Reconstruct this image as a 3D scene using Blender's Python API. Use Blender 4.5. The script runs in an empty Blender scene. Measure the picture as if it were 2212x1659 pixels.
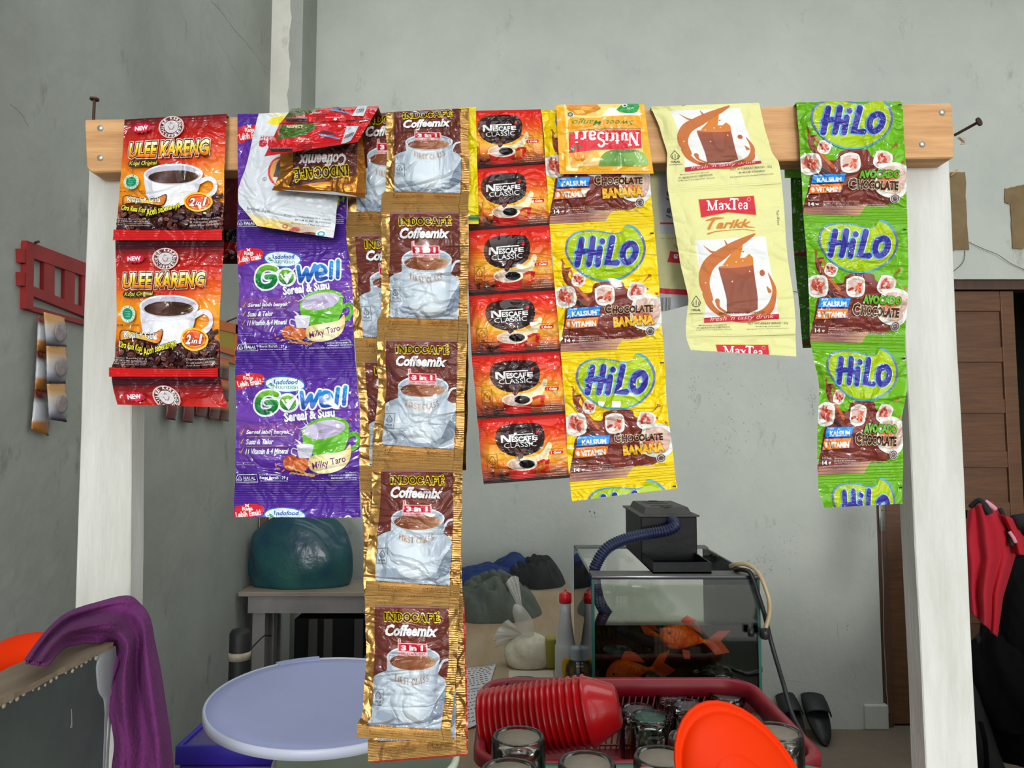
import bpy, bmesh, math, random
import numpy as np
from mathutils import Vector, Matrix
from mathutils.geometry import tessellate_polygon

S = bpy.context.scene
COL = S.collection
PI = math.pi
EXPOSURE, SKY, GLOW = 0.05, 1.0, 30.0
AREAS = []

# ---------------------------------------------------------------- camera
FPX, PITCH, ZC = 1600.0, math.radians(4.2), 1.31
cd = bpy.data.cameras.new('camera'); cam = bpy.data.objects.new('camera', cd); COL.objects.link(cam)
cam.location = (0, 0, ZC); cam.rotation_euler = (PI/2 + PITCH, 0, 0)
cd.sensor_width = 36; cd.lens = 36*FPX/2212; cd.clip_start = .02
S.camera = cam

# ---------------------------------------------------------------- daylight, exposure
S.view_settings.view_transform = 'Standard'; S.view_settings.look = 'None'
S.view_settings.gamma = 1; S.view_settings.exposure = EXPOSURE
S.cycles.use_denoising = True
S.cycles.max_bounces = 10; S.cycles.transparent_max_bounces = 24; S.cycles.caustics_reflective = False; S.cycles.caustics_refractive = False
w = bpy.data.worlds.new('sky'); S.world = w; w.use_nodes = True
nt = w.node_tree; nt.nodes.clear()
def nd(t, typ, **k):
    n = t.nodes.new(typ)
    for a, b in k.items():
        if a in n.inputs.keys() if isinstance(a, str) else False: n.inputs[a].default_value = b
        else: setattr(n, a, b)
    return n
o_ = nd(nt, 'ShaderNodeOutputWorld'); bg = nd(nt, 'ShaderNodeBackground'); tc = nd(nt, 'ShaderNodeTexCoord')
sx = nd(nt, 'ShaderNodeSeparateXYZ'); rp = nd(nt, 'ShaderNodeValToRGB')
nt.links.new(tc.outputs['Generated'], sx.inputs[0]); sh = nt.nodes.new('ShaderNodeMath'); sh.operation = 'MULTIPLY_ADD'; sh.inputs[1].default_value = .5; sh.inputs[2].default_value = .5
nt.links.new(sx.outputs['Z'], sh.inputs[0]); nt.links.new(sh.outputs[0], rp.inputs[0])   # 0 straight down, .5 the horizon, 1 overhead
# the brightest part of the overcast sky, straight out of the open shop front
nz = nt.nodes.new('ShaderNodeVectorMath'); nz.operation = 'NORMALIZE'; nt.links.new(tc.outputs['Generated'], nz.inputs[0])
dt = nt.nodes.new('ShaderNodeVectorMath'); dt.operation = 'DOT_PRODUCT'; dt.inputs[1].default_value = Vector((.02,-1,.055)).normalized(); nt.links.new(nz.outputs[0], dt.inputs[0])
mr_ = nt.nodes.new('ShaderNodeMapRange'); mr_.inputs[1].default_value = .9925; mr_.inputs[2].default_value = .9960; mr_.inputs[3].default_value = 0; mr_.inputs[4].default_value = GLOW; nt.links.new(dt.outputs['Value'], mr_.inputs[0])
ad_ = nt.nodes.new('ShaderNodeVectorMath'); ad_.operation = 'ADD'; nt.links.new(rp.outputs[0], ad_.inputs[0]); nt.links.new(mr_.outputs[0], ad_.inputs[1])
nt.links.new(ad_.outputs[0], bg.inputs[0]); nt.links.new(bg.outputs[0], o_.inputs[0])
cr = rp.color_ramp; cr.elements[0].position = 0; cr.elements[0].color = (.16,.15,.14,1)
cr.elements[1].position = 1; cr.elements[1].color = (2.4,2.5,2.55,1)
for p_, c_ in ((.30,(.4,.39,.37)),(.40,(.8,.79,.76)),(.465,(1.3,1.28,1.24)),(.475,(2.7,2.7,2.65)),(.54,(2.9,2.95,3.0)),(.575,(2.1,2.2,2.25)),(.60,(1.3,1.32,1.34)),(.74,(1.1,1.12,1.13)),(.85,(2.0,2.1,2.15))):
    e = cr.elements.new(p_); e.color = (*c_, 1)
bg.inputs[1].default_value = SKY

# the open shop front: a broad soft daylight
def area(name, loc, rot, sx_, sy_, energy, color=(1,1,1)):
    l = bpy.data.lights.new(name, 'AREA'); l.shape = 'RECTANGLE'; l.size = sx_; l.size_y = sy_; l.energy = energy; l.color = color
    o = bpy.data.objects.new(name, l); COL.objects.link(o); o.location = loc; o.rotation_euler = rot
    return o
for args in AREAS: area(*args)

# ---------------------------------------------------------------- pixels of the photograph -> points in the room
FW = Vector((0, math.cos(PITCH), math.sin(PITCH))); UP = Vector((0, -math.sin(PITCH), math.cos(PITCH)))
def ray(px, py):
    return Vector((1,0,0))*((px-1106)/FPX) + UP*((829.5-py)/FPX) + FW
def PY(px, py, Y):
    d = ray(px, py); t = Y/d.y; return Vector((d.x*t, Y, ZC + d.z*t))
def PZ(px, py, Z):
    d = ray(px, py); t = (Z-ZC)/d.z; return Vector((d.x*t, d.y*t, Z))
def PX(px, py, X):
    d = ray(px, py); t = X/d.x; return Vector((X, d.y*t, ZC + d.z*t))
def PYn(p, Y):                                  # numpy: (...,2) pixels + (...) depths
    dx = (p[..., 0]-1106)/FPX; dv = (829.5-p[..., 1])/FPX
    dy = math.cos(PITCH) - dv*math.sin(PITCH); dz = math.sin(PITCH) + dv*math.cos(PITCH)
    t = Y/dy
    return np.stack([dx*t, np.broadcast_to(Y, t.shape).astype(float), ZC + dz*t], -1)

# ---------------------------------------------------------------- materials
def lin(c):
    if isinstance(c, str):
        c = [int(c[i:i+2], 16) for i in (0, 2, 4)]
    return tuple(((x/255)/12.92 if x/255 <= .04045 else ((x/255+.055)/1.055)**2.4) for x in c[:3])
def newmat(name):
    m = bpy.data.materials.new(name); m.use_nodes = True
    t = m.node_tree; b = t.nodes['Principled BSDF']
    return m, t, b
def mat(name, color, rough=.6, metal=0, spec=.5, noise=0, nscale=8, bump=0, bscale=60, color2=None, trans=0, alpha=1, sss=0, stretch=(1,1,1), coat=0, detail=6):
    m, t, b = newmat(name)
    c = lin(color); b.inputs['Base Color'].default_value = (*c, 1)
    b.inputs['Roughness'].default_value = rough; b.inputs['Metallic'].default_value = metal
    b.inputs['Specular IOR Level'].default_value = spec; b.inputs['Alpha'].default_value = alpha
    b.inputs['Transmission Weight'].default_value = trans; b.inputs['Coat Weight'].default_value = coat
    if sss: b.inputs['Subsurface Weight'].default_value = sss; b.inputs['Subsurface Scale'].default_value = .02
    tc = t.nodes.new('ShaderNodeTexCoord'); mp = t.nodes.new('ShaderNodeMapping'); mp.inputs['Scale'].default_value = stretch
    t.links.new(tc.outputs['Object'], mp.inputs[0])
    if noise or color2:
        n = t.nodes.new('ShaderNodeTexNoise'); n.inputs['Scale'].default_value = nscale; n.inputs['Detail'].default_value = detail
        n.inputs['Roughness'].default_value = .65
        t.links.new(mp.outputs[0], n.inputs[0])
        r = t.nodes.new('ShaderNodeValToRGB'); t.links.new(n.outputs[0], r.inputs[0])
        c2 = lin(color2) if color2 else tuple(x*(1-noise) for x in c)
        r.color_ramp.elements[0].position = .35; r.color_ramp.elements[0].color = (*c2, 1)
        r.color_ramp.elements[1].position = .65; r.color_ramp.elements[1].color = (*c, 1)
        t.links.new(r.outputs[0], b.inputs['Base Color'])
    if bump:
        n2 = t.nodes.new('ShaderNodeTexNoise'); n2.inputs['Scale'].default_value = bscale; n2.inputs['Detail'].default_value = 5
        t.links.new(mp.outputs[0], n2.inputs[0])
        bp = t.nodes.new('ShaderNodeBump'); bp.inputs['Strength'].default_value = bump; bp.inputs['Distance'].default_value = .01
        t.links.new(n2.outputs[0], bp.inputs['Height']); t.links.new(bp.outputs[0], b.inputs['Normal'])
    return m
def glassmat(name, tint=(.86,.9,.88), edge=(.25,.3,.28), rough=.05, refl=.9):
    """clear sheet or tumbler glass: see-through face on, darker and more mirror-like at grazing angles"""
    m = bpy.data.materials.new(name); m.use_nodes = True; t = m.node_tree; t.nodes.clear()
    out = t.nodes.new('ShaderNodeOutputMaterial'); mx = t.nodes.new('ShaderNodeMixShader'); tr = t.nodes.new('ShaderNodeBsdfTransparent')
    gl = t.nodes.new('ShaderNodeBsdfGlossy'); gl.inputs['Roughness'].default_value = rough; gl.inputs[0].default_value = (refl, refl, refl, 1)
    fr = t.nodes.new('ShaderNodeFresnel'); fr.inputs[0].default_value = 1.5
    lw = t.nodes.new('ShaderNodeLayerWeight'); lw.inputs[0].default_value = .35
    mc = t.nodes.new('ShaderNodeMix'); mc.data_type = 'RGBA'; mc.inputs[6].default_value = (*tint, 1); mc.inputs[7].default_value = (*edge, 1)
    t.links.new(lw.outputs['Facing'], mc.inputs[0]); t.links.new(mc.outputs[2], tr.inputs[0])
    t.links.new(fr.outputs[0], mx.inputs[0]); t.links.new(tr.outputs[0], mx.inputs[1]); t.links.new(gl.outputs[0], mx.inputs[2])
    t.links.new(mx.outputs[0], out.inputs[0])
    return m

# ---------------------------------------------------------------- objects
def tag(o, label=None, cat=None, group=None, kind=None):
    if label: o['label'] = label
    if cat: o['category'] = cat
    if group: o['group'] = group
    if kind: o['kind'] = kind
    return o
def empty(name, loc=(0,0,0), rz=0):
    o = bpy.data.objects.new(name, None); COL.objects.link(o); o.location = loc; o.rotation_euler = (0,0,rz); return o
def link(name, me, mats, parent=None, world=True):
    if not isinstance(mats, (list, tuple)): mats = [mats]
    for m in mats: me.materials.append(m)
    o = bpy.data.objects.new(name, me); COL.objects.link(o)
    if parent is not None:
        o.parent = parent
        if world: o.location = -(parent.location + (parent.parent.location if parent.parent else Vector()))
        if world and parent.parent is not None: o.location = Vector((0,0,0))
    return o
def bm2(name, bm, mats, parent=None, smooth=True, world=True, angle=None):
    me = bpy.data.meshes.new(name)
    bmesh.ops.recalc_face_normals(bm, faces=bm.faces)
    bm.to_mesh(me); bm.free()
    if smooth:
        me.polygons.foreach_set('use_smooth', [True]*len(me.polygons))
        if angle: me.set_sharp_from_angle(angle=math.radians(angle))
    return link(name, me, mats, parent, world)
def bx(bm, x0, x1, y0, y1, z0, z1, mi=0, bev=0):
    r = bmesh.ops.create_cube(bm, size=1)
    vs = r['verts']
    for v in vs: v.co = Vector((x0+(v.co.x+.5)*(x1-x0), y0+(v.co.y+.5)*(y1-y0), z0+(v.co.z+.5)*(z1-z0)))
    fs = set(f for v in vs for f in v.link_faces)
    for f in fs: f.material_index = mi
    if bev:
        es = set(e for v in vs for e in v.link_edges)
        g = bmesh.ops.bevel(bm, geom=list(es)+list(vs), offset=bev, segments=2, affect='EDGES', profile=.5)
        for f in g['faces']: f.material_index = mi
    return vs
def prism(bm, pts, vec, mi=0):
    """polygon (list of Vectors) extruded by vec"""
    a = [bm.verts.new(p) for p in pts]; b = [bm.verts.new(Vector(p)+vec) for p in pts]
    n = len(a); fs = [bm.faces.new(a), bm.faces.new(b[::-1])]
    for i in range(n): fs.append(bm.faces.new((a[i], b[i], b[(i+1) % n], a[(i+1) % n])))
    for f in fs: f.material_index = mi
def tube(bm, pts, r, seg=10, mi=0, cap=True):
    pts = [Vector(p) for p in pts]; rs = r if isinstance(r, (list, tuple)) else [r]*len(pts)
    rings = []; nrm = None
    for i, p in enumerate(pts):
        d = (pts[min(i+1, len(pts)-1)] - pts[max(i-1, 0)]).normalized()
        if nrm is None: nrm = d.orthogonal().normalized()
        nrm = (nrm - d*nrm.dot(d)).normalized(); bn = d.cross(nrm)
        rings.append([bm.verts.new(p + (nrm*math.cos(2*PI*k/seg) + bn*math.sin(2*PI*k/seg))*rs[i]) for k in range(seg)])
    for a, b in zip(rings, rings[1:]):
        for k in range(seg):
            f = bm.faces.new((a[k], a[(k+1) % seg], b[(k+1) % seg], b[k])); f.material_index = mi
    if cap:
        for rr in (rings[0][::-1], rings[-1]): f = bm.faces.new(rr); f.material_index = mi
def lathe(bm, prof, seg=40, c=(0,0,0), M=None, sx=1, sy=1, mi=0, close=False):
    """profile [(r,z)...] turned about z"""
    c = Vector(c); rings = []
    for r, z in prof:
        if r < 1e-6:
            v = [bm.verts.new(Vector((0,0,z)))]
        else: v = [bm.verts.new(Vector((r*sx*math.cos(2*PI*k/seg), r*sy*math.sin(2*PI*k/seg), z))) for k in range(seg)]
        rings.append(v)
    prs = list(zip(rings, rings[1:])) + ([(rings[-1], rings[0])] if close else [])
    for a, b in prs:
        for k in range(seg):
            k2 = (k+1) % seg
            if len(a) == 1 and len(b) == 1: continue
            if len(a) == 1: f = bm.faces.new((a[0], b[k2], b[k]))
            elif len(b) == 1: f = bm.faces.new((a[k], a[k2], b[0]))
            else: f = bm.faces.new((a[k], a[k2], b[k2], b[k]))
            f.material_index = mi
    for rr in rings:
        for v in rr: v.co = (M @ v.co if M else v.co) + c
def spline(pts, n=8):
    """Catmull-Rom through points (Vectors or tuples)"""
    P = [Vector(p) for p in pts]; out = []
    for i in range(len(P)-1):
        p0, p1, p2, p3 = P[max(i-1, 0)], P[i], P[i+1], P[min(i+2, len(P)-1)]
        for k in range(n):
            t = k/n
            out.append(.5*((2*p1)+(p2-p0)*t+(2*p0-5*p1+4*p2-p3)*t*t+(3*p1-p0-3*p2+p3)*t**3))
    out.append(P[-1]); return out
def gridmesh(name, P, mats, parent=None, thick=0, smooth=True, world=True):
    """(n,m,3) array of points as a surface, optionally with real thickness"""
    n, m = P.shape[:2]; bm = bmesh.new()
    V = [[bm.verts.new(P[i, j]) for j in range(m)] for i in range(n)]
    for i in range(n-1):
        for j in range(m-1): bm.faces.new((V[i][j], V[i+1][j], V[i+1][j+1], V[i][j+1]))
    if thick:
        bmesh.ops.recalc_face_normals(bm, faces=bm.faces)
        bmesh.ops.solidify(bm, geom=bm.faces[:], thickness=thick)
    return bm2(name, bm, mats, parent, smooth, world)
def wob(seed, n=6, f=1.0):
    """smooth random field of (a, b)"""
    r = random.Random(seed); T = [(r.uniform(-1,1)*f*k, r.uniform(-1,1)*f*k, r.uniform(0,6.3), 1/k) for k in (1,1.3,1.9,2.6,3.7,5.1,7.3)[:n]]
    s = sum(t[3] for t in T)
    def g(a, b):
        return sum(np.sin(t[0]*a + t[1]*b + t[2])*t[3] for t in T)/s
    return g
# ================================================================ printed film: artwork as real coloured facets on a crinkled pouch
def film(name, rough=.22, metal_rough=.32, crinkle=.5, seal=(.08,.08), ribs=14, side=0, cscale=38):
    m, t, b = newmat(name); L = t.links.new
    at = t.nodes.new('ShaderNodeAttribute'); at.attribute_name = 'ink'
    L(at.outputs['Color'], b.inputs['Base Color']); L(at.outputs['Alpha'], b.inputs['Metallic'])
    mr = t.nodes.new('ShaderNodeMapRange'); mr.inputs[3].default_value = rough; mr.inputs[4].default_value = metal_rough
    L(at.outputs['Alpha'], mr.inputs[0]); L(mr.outputs[0], b.inputs['Roughness'])
    tc = t.nodes.new('ShaderNodeTexCoord')
    # creases: ridged noise, stretched both ways
    def ridge(scale, stretch, width):
        mp = t.nodes.new('ShaderNodeMapping'); mp.inputs['Scale'].default_value = stretch; mp.inputs['Rotation'].default_value = (0, .5, .0)
        L(tc.outputs['Object'], mp.inputs[0])
        n = t.nodes.new('ShaderNodeTexNoise'); n.inputs['Scale'].default_value = scale; n.inputs['Detail'].default_value = 2.5; n.inputs['Distortion'].default_value = .6
        L(mp.outputs[0], n.inputs[0])
        a = t.nodes.new('ShaderNodeMath'); a.operation = 'SUBTRACT'; a.inputs[1].default_value = .5; L(n.outputs[0], a.inputs[0])
        c = t.nodes.new('ShaderNodeMath'); c.operation = 'ABSOLUTE'; L(a.outputs[0], c.inputs[0])
        d = t.nodes.new('ShaderNodeMath'); d.operation = 'MINIMUM'; d.inputs[1].default_value = width; L(c.outputs[0], d.inputs[0])
        return d.outputs[0]
    r1 = ridge(cscale, (1,1,1), .12); r2 = ridge(cscale*.7, (.5,1,1.6), .08)
    ad = t.nodes.new('ShaderNodeMath'); ad.operation = 'ADD'; L(r1, ad.inputs[0]); L(r2, ad.inputs[1])
    # heat-seal ribs along the top, the foot and one long side
    uv = t.nodes.new('ShaderNodeUVMap'); uv.uv_map = 'UVMap'
    sp = t.nodes.new('ShaderNodeSeparateXYZ'); L(uv.outputs[0], sp.inputs[0])
    def op(o, a, bb=None):
        n = t.nodes.new('ShaderNodeMath'); n.operation = o
        for i, x in enumerate((a, bb)):
            if x is None: continue
            if isinstance(x, (int, float)): n.inputs[i].default_value = x
            else: L(x, n.inputs[i])
        return n.outputs[0]
    V, U = sp.outputs['Y'], sp.outputs['X']
    mask = op('MAXIMUM', op('LESS_THAN', V, seal[0]), op('GREATER_THAN', V, 1-seal[1]))
    k = 2*PI*ribs/(seal[0]+seal[1]+1e-3)
    rib = op('MULTIPLY', op('MULTIPLY', op('SINE', op('MULTIPLY', V, k)), .018), mask)
    h = op('ADD', op('MULTIPLY', ad.outputs[0], op('SUBTRACT', 1.0, op('MULTIPLY', mask, .6))), rib)
    if side:
        ms = op('GREATER_THAN', U, 1-side) if side > 0 else op('LESS_THAN', U, -side)
        h = op('ADD', h, op('MULTIPLY', op('MULTIPLY', op('SINE', op('MULTIPLY', V, 420.)), .009), ms))
    bp = t.nodes.new('ShaderNodeBump'); bp.inputs['Strength'].default_value = crinkle; bp.inputs['Distance'].default_value = .042
    L(h, bp.inputs['Height']); L(bp.outputs[0], b.inputs['Normal'])
    return m

_tc = {}
def glyphs(s, off=0, shear=0, res=2):
    key = (s, round(off, 4), shear, res)
    if key not in _tc:
        cu = bpy.data.curves.new('t', 'FONT'); cu.body = s; cu.offset = off; cu.shear = shear; cu.resolution_u = res; cu.fill_mode = 'FRONT'
        ob = bpy.data.objects.new('t', cu); me = ob.to_mesh()
        V = np.array([v.co[:2] for v in me.vertices]).reshape(-1, 2); F = [tuple(p.vertices) for p in me.polygons]
        ob.to_mesh_clear(); bpy.data.objects.remove(ob); bpy.data.curves.remove(cu)
        _tc[key] = (V, F)
    return _tc[key]

# a drawn serif alphabet: strokes (points, weight) in a box of height 1; serifs are short slabs at the listed ends
def _arc(cx, cy, rx, ry, a0, a1, n=12):
    return [(cx+rx*math.cos(math.radians(a0+(a1-a0)*i/n)), cy+ry*math.sin(math.radians(a0+(a1-a0)*i/n))) for i in range(n+1)]
SER = {
 'I': (.34, [([(.17,0),(.17,1)], 1)], [(.17,0),(.17,1)]),
 'N': (.85, [([(.15,0),(.15,1)], .5), ([(.15,1),(.70,0)], 1), ([(.70,0),(.70,1)], .5)], [(.15,0),(.13,1),(.70,1)]),
 'D': (.80, [([(.18,0),(.18,1)], 1), ([(.18,1)]+_arc(.32,.5,.40,.5,90,-90)+[(.18,0)], .75)], [(.14,0),(.14,1)]),
 'O': (.86, [(_arc(.43,.5,.35,.48,0,360,20), .85)], []),
 'C': (.78, [([(.70,.72)]+_arc(.42,.5,.35,.48,50,320,16)+[(.70,.24)], .8), ([(.70,.66),(.70,.95)], .4)], []),
 'A': (.84, [([(.12,0),(.42,1)], .5), ([(.42,1),(.72,0)], 1), ([(.22,.32),(.60,.32)], .45)], [(.12,0),(.72,0)]),
 'F': (.68, [([(.18,0),(.18,1)], 1), ([(.18,.96),(.60,.96),(.60,.75)], .5), ([(.18,.52),(.48,.52)], .5), ([(.48,.62),(.48,.42)], .4)], [(.18,0),(.16,1)]),
 'E': (.70, [([(.18,0),(.18,1)], 1), ([(.18,.96),(.60,.96),(.60,.76)], .5), ([(.18,.52),(.48,.52)], .5), ([(.18,.04),(.62,.04),(.62,.26)], .5)], [(.16,0),(.16,1)]),
 'R': (.80, [([(.18,0),(.18,1)], 1), ([(.18,.97)]+_arc(.36,.75,.24,.22,90,-90)+[(.18,.52)], .6), ([(.36,.52),(.70,.02)], .9)], [(.18,0),(.16,1),(.72,0)]),
 'S': (.62, [([(.50,.80)]+_arc(.31,.75,.20,.22,40,230,10)+_arc(.31,.26,.21,.24,60,-150,12), .75)], []),
 'T': (.72, [([(.36,0),(.36,1)], 1), ([(.06,.78),(.06,.96),(.66,.96),(.66,.78)], .5)], [(.36,0)]),
 'L': (.68, [([(.18,0),(.18,1)], 1), ([(.18,.04),(.60,.04),(.60,.26)], .5)], [(.16,0),(.18,1)]),
 'M': (1.0, [([(.14,0),(.14,1)], .5), ([(.14,1),(.50,0)], 1), ([(.50,0),(.84,1)], .5), ([(.84,0),(.84,1)], 1)], [(.14,0),(.10,1),(.84,0),(.88,1)]),
 'a': (.54, [([(.10,.52)]+_arc(.26,.50,.14,.14,140,0,6)+[(.40,0)], .9), (_arc(.26,.18,.16,.17,60,400,14), .6)], []),
 'x': (.56, [([(.08,.62),(.46,0)], 1), ([(.46,.62),(.08,0)], .5)], [(.08,.62),(.46,0)]),
 'e': (.54, [([(.12,.34),(.44,.36)]+_arc(.28,.33,.17,.30,15,320,14), .7)], []),
 'u': (.60, [([(.14,.62),(.14,.18)]+_arc(.28,.18,.14,.16,180,360,8)+[(.42,.62)], .8), ([(.42,.62),(.42,0)], .9)], [(.10,.62)]),
 't': (.40, [([(.20,.88),(.20,.12),(.34,.02)], .9), ([(.04,.62),(.36,.62)], .5)], []),
 'r': (.44, [([(.14,.62),(.14,0)], 1), ([(.14,.44),(.26,.62),(.38,.58)], .7)], [(.14,0)]),
 'i': (.30, [([(.15,.62),(.15,0)], 1), ([(.15,.82),(.15,.92)], 1.1)], [(.15,0)]),
 ' ': (.40, [], []),
}
SER['É'] = (.70, SER['E'][1]+[([(.34,1.12),(.52,1.28)], .7)], SER['E'][2])

def C_(c):                                        # colour spec -> f(x,y)->(r,g,b,metal)
    if callable(c): return c
    if isinstance(c, dict):                       # {'p0','p1','stops':[(t,col)...],'metal'}
        p0, p1 = np.array(c['p0'], float), np.array(c['p1'], float); d = p1-p0; dd = (d*d).sum()
        ts = [s[0] for s in c['stops']]; cs = np.array([(*lin(s[1]), s[2] if len(s) > 2 else 0) for s in c['stops']])
        def f(x, y):
            t = ((x-p0[0])*d[0]+(y-p0[1])*d[1])/dd
            return np.stack([np.interp(t, ts, cs[:, k]) for k in range(4)], -1)
        return f
    if isinstance(c, tuple) and len(c) == 2 and isinstance(c[0], (str, tuple)): col = (*lin(c[0]), c[1])
    else: col = (*lin(c), 0)
    return lambda x, y: np.broadcast_to(np.array(col), (len(x), 4))
def vgrad(y0, y1, *stops): return {'p0': (0, y0), 'p1': (0, y1), 'stops': stops}
def hgrad(x0, x1, *stops): return {'p0': (x0, 0), 'p1': (x1, 0), 'stops': stops}

class Art:
    """artwork of one pouch drawn in the pixels of a close view; rows = [(v,(xl,yl),(xr,yr))...] gives that view's outline"""
    def __init__(s, rows, base, back, nu=18, nv=26):
        s.rows = rows; s.el = []; s.nu, s.nv = nu, nv; s.back = back
        s.base = base
    def uv(s, P):
        P = np.asarray(P, float).reshape(-1, 2); out = np.zeros_like(P); best = np.full(len(P), 1e9)
        R = s.rows
        for i in range(len(R)-1):
            v0, a, b = R[i]; v1, d, c = R[i+1]
            a, b, c, d = (np.array(q, float) for q in (a, b, c, d))
            u = np.full(len(P), .5); w_ = np.full(len(P), .5)
            for _ in range(12):
                F = (a*(1-u)[:, None]+b*u[:, None])*(1-w_)[:, None] + (d*(1-u)[:, None]+c*u[:, None])*w_[:, None] - P
                Ju = (b-a)*(1-w_)[:, None] + (c-d)*w_[:, None]; Jw = (d-a)*(1-u)[:, None] + (c-b)*u[:, None]
                det = Ju[:, 0]*Jw[:, 1]-Ju[:, 1]*Jw[:, 0]
                u = np.clip(u - (F[:, 0]*Jw[:, 1]-F[:, 1]*Jw[:, 0])/det, -2, 3); w_ = np.clip(w_ - (Ju[:, 0]*F[:, 1]-Ju[:, 1]*F[:, 0])/det, -6, 7)
            err = np.maximum(0, -w_) + np.maximum(0, w_-1)
            k = err < best; best[k] = err[k]
            out[k, 0] = u[k]; out[k, 1] = v0 + (v1-v0)*w_[k]
        return out
    def add(s, V, F, c): s.el.append((np.asarray(V, float), F, C_(c)))
    def poly(s, pts, c):
        V = [Vector((p[0], p[1], 0)) for p in pts]
        F = [tuple(t) for t in tessellate_polygon([V])]; s.add([p[:2] for p in pts], F, c)
    def blob(s, pts, c, n=5): s.poly([tuple(p)[:2] for p in spline([(*p, 0) for p in pts+[pts[0]]], n)][:-1], c)
    def rect(s, x0, y0, x1, y1, c): s.poly([(x0,y0),(x1,y0),(x1,y1),(x0,y1)], c)
    def ell(s, cx, cy, rx, ry, c, rot=0, n=28, a0=0, a1=360):
        ca, sa = math.cos(math.radians(rot)), math.sin(math.radians(rot)); pts = []
        for i in range(n):
            a = math.radians(a0+(a1-a0)*i/n); x, y = rx*math.cos(a), ry*math.sin(a); pts.append((cx+x*ca-y*sa, cy+x*sa+y*ca))
        s.poly(pts, c)
    def stroke(s, pts, w_, c, caps=True, smooth=0):
        if smooth: pts = [tuple(p)[:2] for p in spline([(*p, 0) for p in pts], smooth)]
        n = len(pts); ws = w_ if isinstance(w_, (list, tuple)) else [w_]*n
        if len(ws) != n: ws = list(np.interp(np.linspace(0, 1, n), np.linspace(0, 1, len(ws)), ws))
        P = np.array(pts, float); L, R = [], []
        for i in range(n):
            d = P[min(i+1, n-1)]-P[max(i-1, 0)]; d = d/(np.hypot(*d)+1e-9); nn = np.array([-d[1], d[0]])
            k = 1.0
            if 0 < i < n-1:
                d1 = P[i]-P[i-1]; d1 = d1/(np.hypot(*d1)+1e-9); k = min(1.8, 1/max(.3, abs(float(d1@d))))
            L.append(P[i]+nn*ws[i]/2*k); R.append(P[i]-nn*ws[i]/2*k)
        V = L+R; F = []
        for i in range(n-1): F += [(i, i+1, n+i+1, n+i)]
        s.add(V, F, c)
        if caps:
            for i in (0, n-1): s.ell(P[i][0], P[i][1], ws[i]/2, ws[i]/2, c, n=12)
    def _place(s, V, bb, box, rot, flip):
        x0, y0, x1, y1 = box; W, H = bb[2]-bb[0], bb[3]-bb[1]
        X = (V[:, 0]-bb[0])/W; Y = (V[:, 1]-bb[1])/H
        if flip: X, Y = 1-X, 1-Y
        x = x0+X*(x1-x0); y = y1-Y*(y1-y0); cx, cy = (x0+x1)/2, (y0+y1)/2
        a = math.radians(rot); ca, sa = math.cos(a), math.sin(a)
        return np.stack([cx+(x-cx)*ca-(y-cy)*sa, cy+(x-cx)*sa+(y-cy)*ca], -1)
    def text(s, t, box, c, off=.0, shear=0, rot=0, outline=(), flip=False, res=2, warp=None):
        V, F = glyphs(t, off, shear, res); bb = (V[:, 0].min(), V[:, 1].min(), V[:, 0].max(), V[:, 1].max())
        for extra, oc in list(outline)+[(0, c)]:
            V2, F2 = glyphs(t, off+extra, shear, res)
            P = s._place(V2, bb, box, rot, flip)
            if warp: P = warp(P)
            s.add(P, F2, oc)
    def small(s, t, box, c, rot=0): s.text(t, box, c, off=.005, rot=rot, res=1)
    def serif(s, t, box, c, wt=.17, gap=.04, rot=0, outline=(), flip=False, curve=0):
        x = 0; G = []
        for ch in t: G.append((x, SER[ch])); x += SER[ch][0]+gap
        W = x-gap; x0, y0, x1, y1 = box; sx_, sy_ = (x1-x0)/W, (y1-y0); k = (abs(sx_)+abs(sy_))/2
        cx, cy = (x0+x1)/2, (y0+y1)/2; a = math.radians(rot); ca, sa = math.cos(a), math.sin(a)
        def T(p):
            X, Y = x0+p[0]*sx_, y1-p[1]*sy_
            if curve: Y -= curve*((X-cx)/(x1-x0)*2)**2
            if flip: X, Y = 2*cx-X, 2*cy-Y
            return (cx+(X-cx)*ca-(Y-cy)*sa, cy+(X-cx)*sa+(Y-cy)*ca)
        for extra, oc in list(outline)+[(0, c)]:
            for gx, (gw, st, sf) in G:
                for pts, wgt in st: s.stroke([T((gx+p[0], p[1])) for p in pts], wt*wgt*k+extra, oc, caps=extra > 0)
                for p in sf: s.stroke([T((gx+p[0]-.14, p[1]+(.03 if p[1] < .5 else -.03))), T((gx+p[0]+.14, p[1]+(.03 if p[1] < .5 else -.03)))], wt*.45*k+extra, oc, caps=False)
    def arctext(s, t, cx, cy, r, a0, a1, h, c, inward=False):
        n = len(t)
        for i, ch in enumerate(t):
            if ch == ' ': continue
            a = a0+(a1-a0)*i/max(1, n-1); ar = math.radians(a)
            x, y = cx+r*math.cos(ar), cy+r*math.sin(ar)
            s.text(ch, (x-h*.38, y-h/2, x+h*.38, y+h/2), c, off=.02, rot=a+90 if not inward else a-90, res=1)
    def build(s):
        """bmesh of all elements cut along the pouch's facet lines; vertices are (u, v, lift)"""
        nu, nv = s.nu, s.nv; bm = bmesh.new(); le = bm.faces.layers.int.new('e')
        def quad(z, e):
            vs = [bm.verts.new((x, y, z)) for x, y in ((0,0),(1,0),(1,1),(0,1))]; f = bm.faces.new(vs); f[le] = e
        quad(0, -1); quad(-1, -2)
        z = 0
        for i, (V, F, c) in enumerate(s.el):
            z += .000009
            if len(V) == 0: continue
            Q = s.uv(V); vs = [bm.verts.new((q[0], q[1], z)) for q in Q]
            for f in F:
                try: g = bm.faces.new([vs[k] for k in f]); g[le] = i
                except ValueError: pass
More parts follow.
